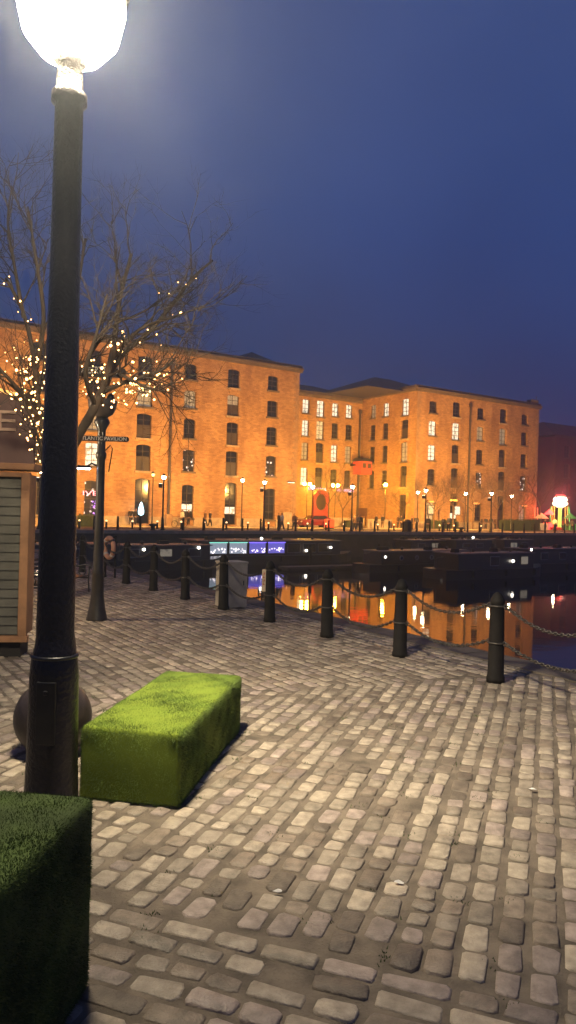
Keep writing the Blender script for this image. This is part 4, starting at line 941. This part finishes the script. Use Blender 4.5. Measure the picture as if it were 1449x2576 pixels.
m = MB(); m.box((.0, -.158, .78), (.13, .03, .42)); m.box((.0, -.178, .92), (.03, .015, .03)); m.build('access_door', IRON, o, bevel=.006)
for z_, r_ in ((1.14, .150), (.10, .186)): m = MB(); m.torus((0, 0, z_), r_, .014, (1, 0, 0), (0, 1, 0), 28, 6); m.build('collar', IRON, o, smooth=True)
# second lamp post with fingerposts
P2 = ground(240, 1562); P2.y += .1; D2 = P2.y
o = empty('street_lamp', P2, label='second black lamp post carrying the finger signs, flared base on the setts', cat='lamp post')
BP = mat('bronze_black_post', (.022, .017, .013), .4, var=.4, vscale=8, bump=.3, bscale=30, coat=.2)
zb = 3.86
m = MB(); m.lathe([(.20, 0), (.195, .03), (.15, .22), (.115, .5), (.11, .85), (.118, .88), (.10, .95), (.085, 1.5), (.08, 2.5), (.075, 3.0), (.10, 3.05), (.10, 3.12), (.075, 3.16), (.075, zb-.3), (.15, zb-.16), (.10, zb-.05)], n=22); m.build('post', BP, o, smooth=True)
m = MB(); m.lathe([(.10, zb-.06), (.20, zb+.0), (.255, zb+.12), (.27, zb+.25), (.262, zb+.26), (.24, zb+.14), (.15, zb+.05)], n=24); m.build('bowl', mat('bowl_bronze', (.12, .09, .07), .4, .2), o, smooth=True)
for a in (.4, 2.5, 4.6): m = MB(); m.lathe([(.01, -.03), (.085, 0), (.06, .09), (.02, .13)], (.15*math.cos(a), .15*math.sin(a), zb+.27), 12); m.build('lamp_head', IRON, o, smooth=True)
m = MB(); m.lathe([(.04, zb), (.035, zb+.85), (.05, zb+.87), (.01, zb+.95)], n=10); m.build('stem', BP, o, smooth=True)
m = MB(); m.tube([(0, 0, 3.1), (.17, 0, 3.28), (.21, 0, 3.22), (.15, 0, 2.78)], .012, 6); m.build('bracket', BP, o)
m = MB(); m.tube([(0, 0, 2.86), (-.16, -.05, 2.93), (-.25, -.08, 2.86)], .018, 8); ar = m.build('lamp_arm', BP, o)
m = MB(); m.box((-.31, -.10, 2.86), (.34, .15, .05), rz=.25, top=(.7, .6)); m.build('lamp_hood', BP, ar)
m = MB(); m.box((-.31, -.10, 2.825), (.28, .11, .022), rz=.25); m.build('lamp_glass', mat('cool_lamp_glass', (.8, .8, 1), .3, emit=(.85, .82, 1), es=28), ar)
BOARD = mat('sign_board_black', (.03, .022, .018), .5); LET = mat('cream_lettering', (.85, .78, .66), .5)
def finger(z, txt, w_, h, lab, sub=None, zrot=0):
    q = empty('finger_sign', P2+Vector((0, -.10, z)), zrot, label=lab, cat='sign')
    m = MB(); m.box((0, 0, 0), (w_-h, .03, h)); m.tube([(-(w_-h)/2, -.015, 0), (-(w_-h)/2, .015, 0)], h/2, 14); m.tube([((w_-h)/2, -.015, 0), ((w_-h)/2, .015, 0)], h/2, 14); m.build('board', BOARD, q)
    text_obj(txt, h*1.0, .003, LET, q, (0, -.019, .0 if not sub else h*.14), (math.pi/2, 0, 0), width=w_-h*.9)
    m = MB(); m.tube([(0, .012, h/2), (0, .012, h/2+.08)], .012, 6); m.box((0, .05, -h*.2), (.06, .09, .05)); m.build('clamp', BP, q)
    return q
s1 = at(262, 1105, D2); finger(s1.z, 'ATLANTIC PAVILION', .98, .095, 'finger sign reading ATLANTIC PAVILION on the second lamp post').location.x = s1.x
s1 = at(259, 939, D2); q = finger(s1.z, 'ALBERT DOCK', .92, .19, 'upper finger sign reading ALBERT DOCK above the second lamp post bowl', True); q.location.x = s1.x
# wooden kiosk
K = ground(55, 1655)
o = empty('kiosk', K, R(7), label='grey-green weatherboarded wooden kiosk with an orange timber corner at the left edge', cat='kiosk')
BRD = mat('grey_green_boards', (.12, .112, .085), .75, var=.25, vscale=2.5, bump=.4, bscale=25); ORW = mat('orange_timber', (.40, .20, .09), .6, var=.25, vscale=4); DKW = mat('dark_plinth_wood', (.02, .016, .013), .8)
HK = 2.58; 
m = MB(); m.box((-1.5+.02, .27, .11), (2.9, .46, .22)); m.build('plinth', DKW, o)
m = MB(); k = 0; z = .33; bh = (HK-.33-.08)/17
for k in range(17):
    z = .33+k*bh; m.quad((-3, -.012, z), (-.06, -.012, z), (-.06, .012, z+bh), (-3, .012, z+bh)); m.quad((-3, .012, z), (-.06, .012, z), (-.06, -.012, z), (-3, -.012, z))
m.box((-1.5, .27, (HK+.3)/2), (2.94, .44, HK-.32)); m.build('boards', BRD, o)
m = MB(); m.box((0, 0, (HK+.3)/2), (.115, .115, HK-.30)); m.build('corner_post', ORW, o, bevel=.008)
m = MB(); m.box((-.012, .275, (HK+.3)/2), (.09, .43, HK-.33)); m.build('side_panel', ORW, o, bevel=.006)
m = MB(); m.box((-1.45, 0, .27), (3.05, .125, .085)); m.build('bottom_rail', ORW, o, bevel=.005)
m = MB(); m.box((-1.45, 0, HK-.02), (3.0, .10, .07)); m.build('top_rail', ORW, o, bevel=.005)
m = MB(); m.box((-1.42, .25, HK+.09), (3.1, .75, .09)); m.build('ledge', ORW, o, bevel=.01)
# sign board on the kiosk roof, letter E visible
SB = mat('plum_sign_board', (.15, .085, .07), .7, var=.15, vscale=3)
q = empty('roof_sign', K+Vector((.0, .22, HK+.135)), R(7), label='plum brown sign board with a cream letter E on top of the kiosk', cat='sign')
m = MB(); m.box((-1.42, 0, .51), (2.9, .06, 1.0)); m.build('board', SB, q, bevel=.005)
m = MB(); m.box((-.33, -.045, .73), (.20, .03, .042)); m.box((-.335, -.045, .61), (.19, .03, .042)); m.box((-.33, -.045, .485), (.20, .03, .042)); m.box((-.45, -.045, .607), (.05, .03, .288)); m.build('lettering', mat('tan_lettering', (.55, .38, .26), .6), q)
m = MB(); m.tube([(-.75, -.03, .97), (-.45, -.05, 1.03), (-.25, -.05, .98)], .03, 8); m.build('strip_lamp', mat('orange_strip_lamp', (1, .6, .2), .4, emit=(1, .5, .12), es=.9), q)
# backdrop hut behind the kiosk (dark orange panel)
# bench
b0 = ground(98, 1522); b1 = ground(222, 1490)
dv = (b1-b0); Lb_ = dv.length; ang = math.atan2(dv.y, dv.x)
o = empty('bench', b0, ang, label='black cast iron bench with curled arms half hidden by the near lamp post', cat='bench')
nrm = 1   # back to the left
for k, x in enumerate((0, Lb_)):
    m = MB(); m.tube([(x, -.02, 0), (x, .0, .25), (x, 0, .42), (x, -.01, .64)], .022, 6); m.tube([(x, .50, 0), (x, .46, .3), (x, .52, .62), (x, .56, .95)], .022, 6)
    m.tube([(x, -.05, .58), (x, -.04, .66), (x, .08, .68), (x, .25, .63), (x, .52, .66)], .024, 6); m.tube([(x, 0, .36), (x, .48, .36)], .02, 6); m.torus((x, .17, .50), .085, .014, (0, 1, 0), (0, 0, 1), 14, 5); m.build('leg_frame', IRON, o, smooth=True)
m = MB()
for j in range(6): m.box((Lb_/2, .03+j*.08, .415), (Lb_, .055, .025))
m.build('seat', IRON, o)
m = MB()
for j in range(5): m.box((Lb_/2, .50+j*.014, .52+j*.09), (Lb_, .02, .05))
m.build('backrest', IRON, o)
# life ring on its post
lp = bpos[8]; lr = at(275, 1378, lp.y-.25)
o = empty('life_ring', lr, label='pale orange life ring hanging edge-on beside the chained bollard', cat='life ring')
ORG = mat('faded_orange_ring', (.62, .30, .17), .6, var=.15, vscale=3); ax = Vector((-.62, .78, 0)).normalized()
m = MB(); m.torus((0, 0, 0), .285, .068, ax, (0, 0, 1), 36, 12); m.build('ring', ORG, o, smooth=True)
for a in (.8, 2.4, 3.9, 5.5):
    m = MB(); c = ax*math.cos(a)*.285+Vector((0, 0, math.sin(a)*.285)); t_ = (-ax*math.sin(a)+Vector((0, 0, math.cos(a)))); m.tube([c-t_*.035, c+t_*.035], .074, 12); m.build('band', mat('ring_band', (.03, .02, .02), .5) if a == 2.4 else mat('white_band', (.6, .5, .42), .6), o, smooth=True)
o = empty('life_ring_post', Vector((lr.x+.16, lr.y+.1, 0)), label='thin dark post that carries the life ring', cat='post'); m = MB(); m.tube([(0, 0, 0), (0, 0, lr.z+.35)], .03, 8); m.build('pole', IRON2, o); m = MB(); m.box((-.05, -.03, lr.z+.3), (.16, .05, .05)); m.build('hook', IRON2, o)
# pale cabinet
cp_ = ground(566, 1531)
CABM = mat('pale_concrete_cabinet', (.42, .37, .30), .8, var=.25, vscale=3, bump=.3, bscale=20)
o = empty('utility_cabinet', W(8.05, cp_.dot(Vector((-SU, CU, 0)))+.18), UANG-R(4), label='pale cream utility cabinet behind the chains on the quay edge', cat='cabinet')
m = MB(); m.box((0, 0, .50), (.52, .52, .96)); m.build('body', CABM, o, bevel=.012)
m = MB(); m.box((0, 0, .985), (.55, .55, .045)); m.build('lid', CABM, o, bevel=.01)
m = MB(); m.box((0, -.263, .5), (.42, .012, .82)); dr = m.build('door', CABM, o, bevel=.004); m = MB(); m.box((.16, -.275, .55), (.02, .02, .1)); m.build('handle', STEEL, dr)
# depth sign on bollard 3
sp_ = at(664, 1460, bpos[3].y-.16); o = empty('depth_sign', sp_, R(-12), label='narrow cream sign plate with red marks fixed to the fourth bollard', cat='sign')
m = MB(); m.box((0, 0, 0), (.075, .02, .42)); m.build('plate', mat('cream_plate', (.62, .50, .34), .5), o, bevel=.004)
m = MB()
for i, z in enumerate((.12, .055, -.01, -.075)): m.box((0, -.013, z), (.035, .004, .012)); m.box((-.012 if i % 2 else .012, -.013, z+.018), (.01, .004, .03))
m.build('marks', mat('sign_red', (.5, .06, .04), .5), o)
# litter scraps
LIT = mat('white_litter', (.75, .72, .66), .7)
for px, py, s_, lab in ((1340, 1988, .05, 'crumpled white scrap of litter on the setts at the right'), (1002, 2222, .038, 'pale torn leaf-like scrap lying on the lower setts'), (699, 2245, .03, 'small white scrap on a sett left of centre')):
    p = ground(px, py, .016); m = MB(); random.seed(px)
    k = 7; pts = [(s_*math.cos(6.28*i/k)*random.uniform(.5, 1.3), s_*.5*math.sin(6.28*i/k)*random.uniform(.5, 1.2), random.uniform(.0, .018)) for i in range(k)]
    for i in range(k): m.quad((0, 0, .022), pts[i], pts[(i+1) % k]); m.quad((0, 0, .0), pts[(i+1) % k], pts[i])
    o = m.build('litter', LIT); o.location = p; tag(o, lab, 'litter')
# weeds in joints (stuff)
WEED = mat('joint_moss', (.045, .075, .015), .9)
m = MB(); random.seed(21)
for c_ in range(120):
    p = Vector((random.uniform(-2.5, 3.2), random.uniform(3.2, 8.5)))
    for i in range(random.randint(6, 16)):
        x, y = p.x+random.gauss(0, .03), p.y+random.gauss(0, .03); a = random.uniform(0, 6.28); L = random.uniform(.008, .022)
        m.quad((x-.004, y, .002), (x+.004, y, .002), (x+math.cos(a)*L*.6, y+math.sin(a)*L*.6, .006+L*.8))
tag(m.build('moss', WEED), 'small tufts of green moss in the joints of the setts', 'moss', kind='stuff')

# ------------------------------------------------------------------ the lit tree behind the lamp post
TP = at(165, 1800, 9.6); TP.z = 0
rs = random.Random(5); T = MB(); Cn = MB(); segs = []
o = empty('bare_tree', TP, label='leafless tree behind the near lamp post wrapped in fairy lights', cat='tree')
def P3(px, py, dy=0): return at(px, py, 9.6+dy)-TP
trunk = [(0, 0, -.05), (0, 0, .25)]+[tuple(P3(a, b_)) for a, b_ in ((158, 1500), (150, 1330), (140, 1200))]
T.tube(trunk, [.15, .12, .105, .10, .095], 12)
limbs = [  # limbs as readings of the photograph's branch directions, each with own depth
 ([(145, 1200, 0), (190, 1110, -.1), (235, 1030, -.3), (262, 965, -.3), (285, 880, -.2), (300, 760, 0), (330, 640, .2)], .07),
 ([(262, 985, -.3), (330, 955, -.5), (400, 935, -.7), (440, 905, -.8)], .035),
 ([(250, 1010, -.3), (300, 900, .3), (370, 840, .5), (430, 770, .6), (485, 700, .7), (535, 655, .8)], .045),
 ([(285, 900, .2), (350, 830, 0), (430, 800, .1), (500, 775, .2)], .03),
 ([(145, 1200, 0), (115, 1110, .2), (95, 1010, .3), (85, 900, .4), (60, 790, .5), (15, 700, .6)], .06),
 ([(100, 1060, .3), (60, 1000, -.2), (20, 950, -.5), (-30, 900, -.6)], .04),
 ([(90, 930, .4), (110, 800, .2), (90, 650, 0), (70, 520, 0)], .04),
 ([(140, 1200, 0), (145, 1050, .5), (160, 900, .8), (190, 760, .9), (215, 600, 1)], .05),
 ([(60, 800, .5), (40, 690, .4), (20, 560, .3), (30, 470, .2)], .03),
 ([(240, 1020, -.3), (215, 940, -.8), (240, 850, -1.0), (270, 740, -1.0)], .035),
 ([(95, 1120, .2), (110, 1160, -.2), (90, 1080, -.5), (60, 1020, -.7), (10, 985, -.8)], .025),
 ([(300, 940, -.5), (370, 975, -.8), (420, 985, -.9)], .02)]
def smooth_pts(pts, n=5):
    out = []
    for i in range(len(pts)-1):
        p0, p1, p2, p3 = pts[max(i-1, 0)], pts[i], pts[i+1], pts[min(i+2, len(pts)-1)]
        for k in range(n):
            t0 = k/n; out.append(.5*((2*p1)+(p2-p0)*t0+(2*p0-5*p1+4*p2-p3)*t0*t0+(3*p1-p0-3*p2+p3)*t0**3))
    out.append(pts[-1]); return out
def twig(p, d, L, r, lv):
    pts = [p]; q = p.copy(); dd = d.copy(); ns = 4
    for i in range(ns):
        dd = (dd+Vector((rs.gauss(0, .17), rs.gauss(0, .17), rs.gauss(.03, .15)))).normalized(); q = q+dd*L/ns; pts.append(q.copy())
    Cn.tube(pts, [r*(1-.6*i/ns) for i in range(ns+1)], 4 if lv < 2 else 3, cap=False); segs.append((lv, pts))
    if lv < 3:
        for k in range(4 if lv == 0 else 3):
            t0 = rs.uniform(.3, .98)*ns; i = min(int(t0), ns-1); b_ = pts[i].lerp(pts[i+1], t0-i); sd = Vector((rs.gauss(0, 1), rs.gauss(0, 1), rs.gauss(.15, 1))).normalized()
            twig(b_, (dd*.9+sd*.75).normalized(), L*rs.uniform(.5, .75), r*.55, lv+1)
for li, (pp, r) in enumerate(limbs):
    pts = smooth_pts([P3(*q) for q in pp]); n = len(pts); rad = [r*(1-.72*i/n)*(1+.08*rs.uniform(-1, 1)) for i in range(n)]
    T.tube(pts, rad, 8); segs.append((-1, pts))
    for k in range(8):
        t0 = rs.uniform(.22, .99)*(n-1); i = min(int(t0), n-2); b_ = pts[i].lerp(pts[i+1], t0-i); dd = (pts[i+1]-pts[i]).normalized(); sd = Vector((rs.gauss(0, 1), rs.gauss(0, 1), rs.gauss(.2, .8))).normalized()
        twig(b_, (dd*.8+sd*.8+Vector((0, 0, .2))).normalized(), rs.uniform(.45, .95), rad[i]*.38+.004, 0)
TB = mat('lit_tree_bark', (.065, .042, .025), .85, var=.4, vscale=6, bump=.7, bscale=18)
T.build('trunk', TB, o, smooth=True); Cn.build('crown', TB, o, smooth=True)
# fairy lights
BULB = mat('fairy_bulb', (1, .7, .4), .4, emit=(1, .50, .16), es=9); WIRE = mat('light_wire', (.02, .03, .015), .6)
rs2 = random.Random(9)
def string_lights(lab, paths, nper):
    so_ = empty('string_lights', TP, label=lab, cat='fairy lights', group='fairy lights wound on the tree'); wr = MB(); n_ = 0
    bm_ = MB(); bm_.lathe([(.0015, -.011), (.0085, -.006), (.011, 0), (.0085, .006), (.0015, .011)], n=6); proto = None
    for pp in paths:
        pts = smooth_pts([P3(*q) for q in pp], 6); wp = []
        for i in range(nper+1):
            t0 = i/nper*(len(pts)-1); k = min(int(t0), len(pts)-2); p = pts[k].lerp(pts[k+1], t0-k); a = i*1.3
            off = Vector((math.cos(a), math.sin(a)*.8, math.sin(a*1.4)*.8))*rs2.uniform(.05, .21); wp.append(p+off)
        wr.tube(wp, .003, 3, cap=False)
        for p in wp:
            if proto is None: proto = bm_.build('bulb', BULB, so_, smooth=True); proto.location = p
            else:
                c_ = proto.copy(); COL.objects.link(c_); c_.parent = so_; c_.location = p; 
                s_ = rs2.choice([.6, .7, .8, .85, .9, 1.0, 1.25, 1.7]); c_.scale = (s_, s_, s_)
            n_ += 1
    wr.build('wire', WIRE, so_)
string_lights('string of fairy lights down the left branch beside the kiosk sign', [limbs[4][0], [(120, 1150, .1), (100, 1080, .1), (75, 1010, -.1), (40, 950, -.3), (20, 880, -.3)]], 38)
string_lights('dense fairy lights where the left branches fork', [[(95, 960, .2), (60, 900, 0), (50, 960, -.1), (100, 1020, 0), (60, 1040, -.2), (110, 1100, .1)], [(80, 880, .2), (110, 930, .1), (70, 990, 0), (20, 1000, -.2)], [(118, 1160, 0), (95, 1100, .1), (110, 1060, .2)]], 30)
string_lights('fairy lights along the limb rising right of the near lamp post', [[(210, 905, -.2), (250, 940, -.4), (300, 985, -.4), (345, 960, -.5), (400, 935, -.6)], [(215, 960, -.3), (270, 1000, -.4), (330, 990, -.5), (380, 965, -.5), (425, 930, -.6)]], 34)
string_lights('sparse fairy lights out along the high right branch to its tip', [[(275, 855, 0), (330, 850, .2), (380, 845, .3), (415, 812, .4), (428, 775, .5), (428, 740, .6), (470, 715, .7), (485, 699, .7)]], 17)
string_lights('fairy lights among the twigs above the second lamp post bowl', [[(262, 880, 0), (300, 860, -.2), (330, 885, -.2), (300, 930, -.3), (240, 930, -.4), (215, 1000, -.5)], [(335, 960, -.5), (365, 975, -.5), (350, 990, -.5), (310, 1000, -.4)]], 17)

# ------------------------------------------------------------------ lamp outside the frame that lights the left of the quay
ol = empty('street_lamp', Vector((-7.3, 12.95, 0)), label='lamp post behind the kiosk that throws the long shadows to the right', cat='lamp post')
m = MB(); m.lathe([(.2, 0), (.18, .1), (.11, .5), (.085, 1), (.07, 3.1), (.11, 3.2)], n=14); m.build('post', IRON, ol, smooth=True)
m = MB(); m.lathe([(.08, 3.2), (.2, 3.3), (.26, 3.48), (.25, 3.52)], n=16); m.build('bowl', mat('left_lamp_bowl', (1, .8, .5), .4, emit=(1, .76, .45), es=420), ol, smooth=True)
m = MB(); m.lathe([(.26, 3.52), (.30, 3.53), (.15, 3.7), (.02, 3.8)], n=16); m.build('cap', IRON, ol, smooth=True)

# ------------------------------------------------------------------ haze
hz = MB(); hz.box((40, 130, 18), (700, 640, 50)); 
hm = bpy.data.materials.new('lamp_glow_haze'); hm.use_nodes = True; t = hm.node_tree; t.nodes.remove(t.nodes['Principled BSDF'])
pv = t.nodes.new('ShaderNodeVolumePrincipled'); pv.inputs['Density'].default_value = HAZE; pv.inputs['Color'].default_value = (.80, .86, .95, 1); pv.inputs['Anisotropy'].default_value = .72  # thin volume added so the lamps get a halo
t.links.new(pv.outputs[0], t.nodes['Material Output'].inputs['Volume'])
if HAZE > 0: ho = hz.build('haze', hm); tag(ho, kind='stuff', label='thin haze added to give the lamps a soft glow', cat='haze'); ho.location = (0, 0, 0)
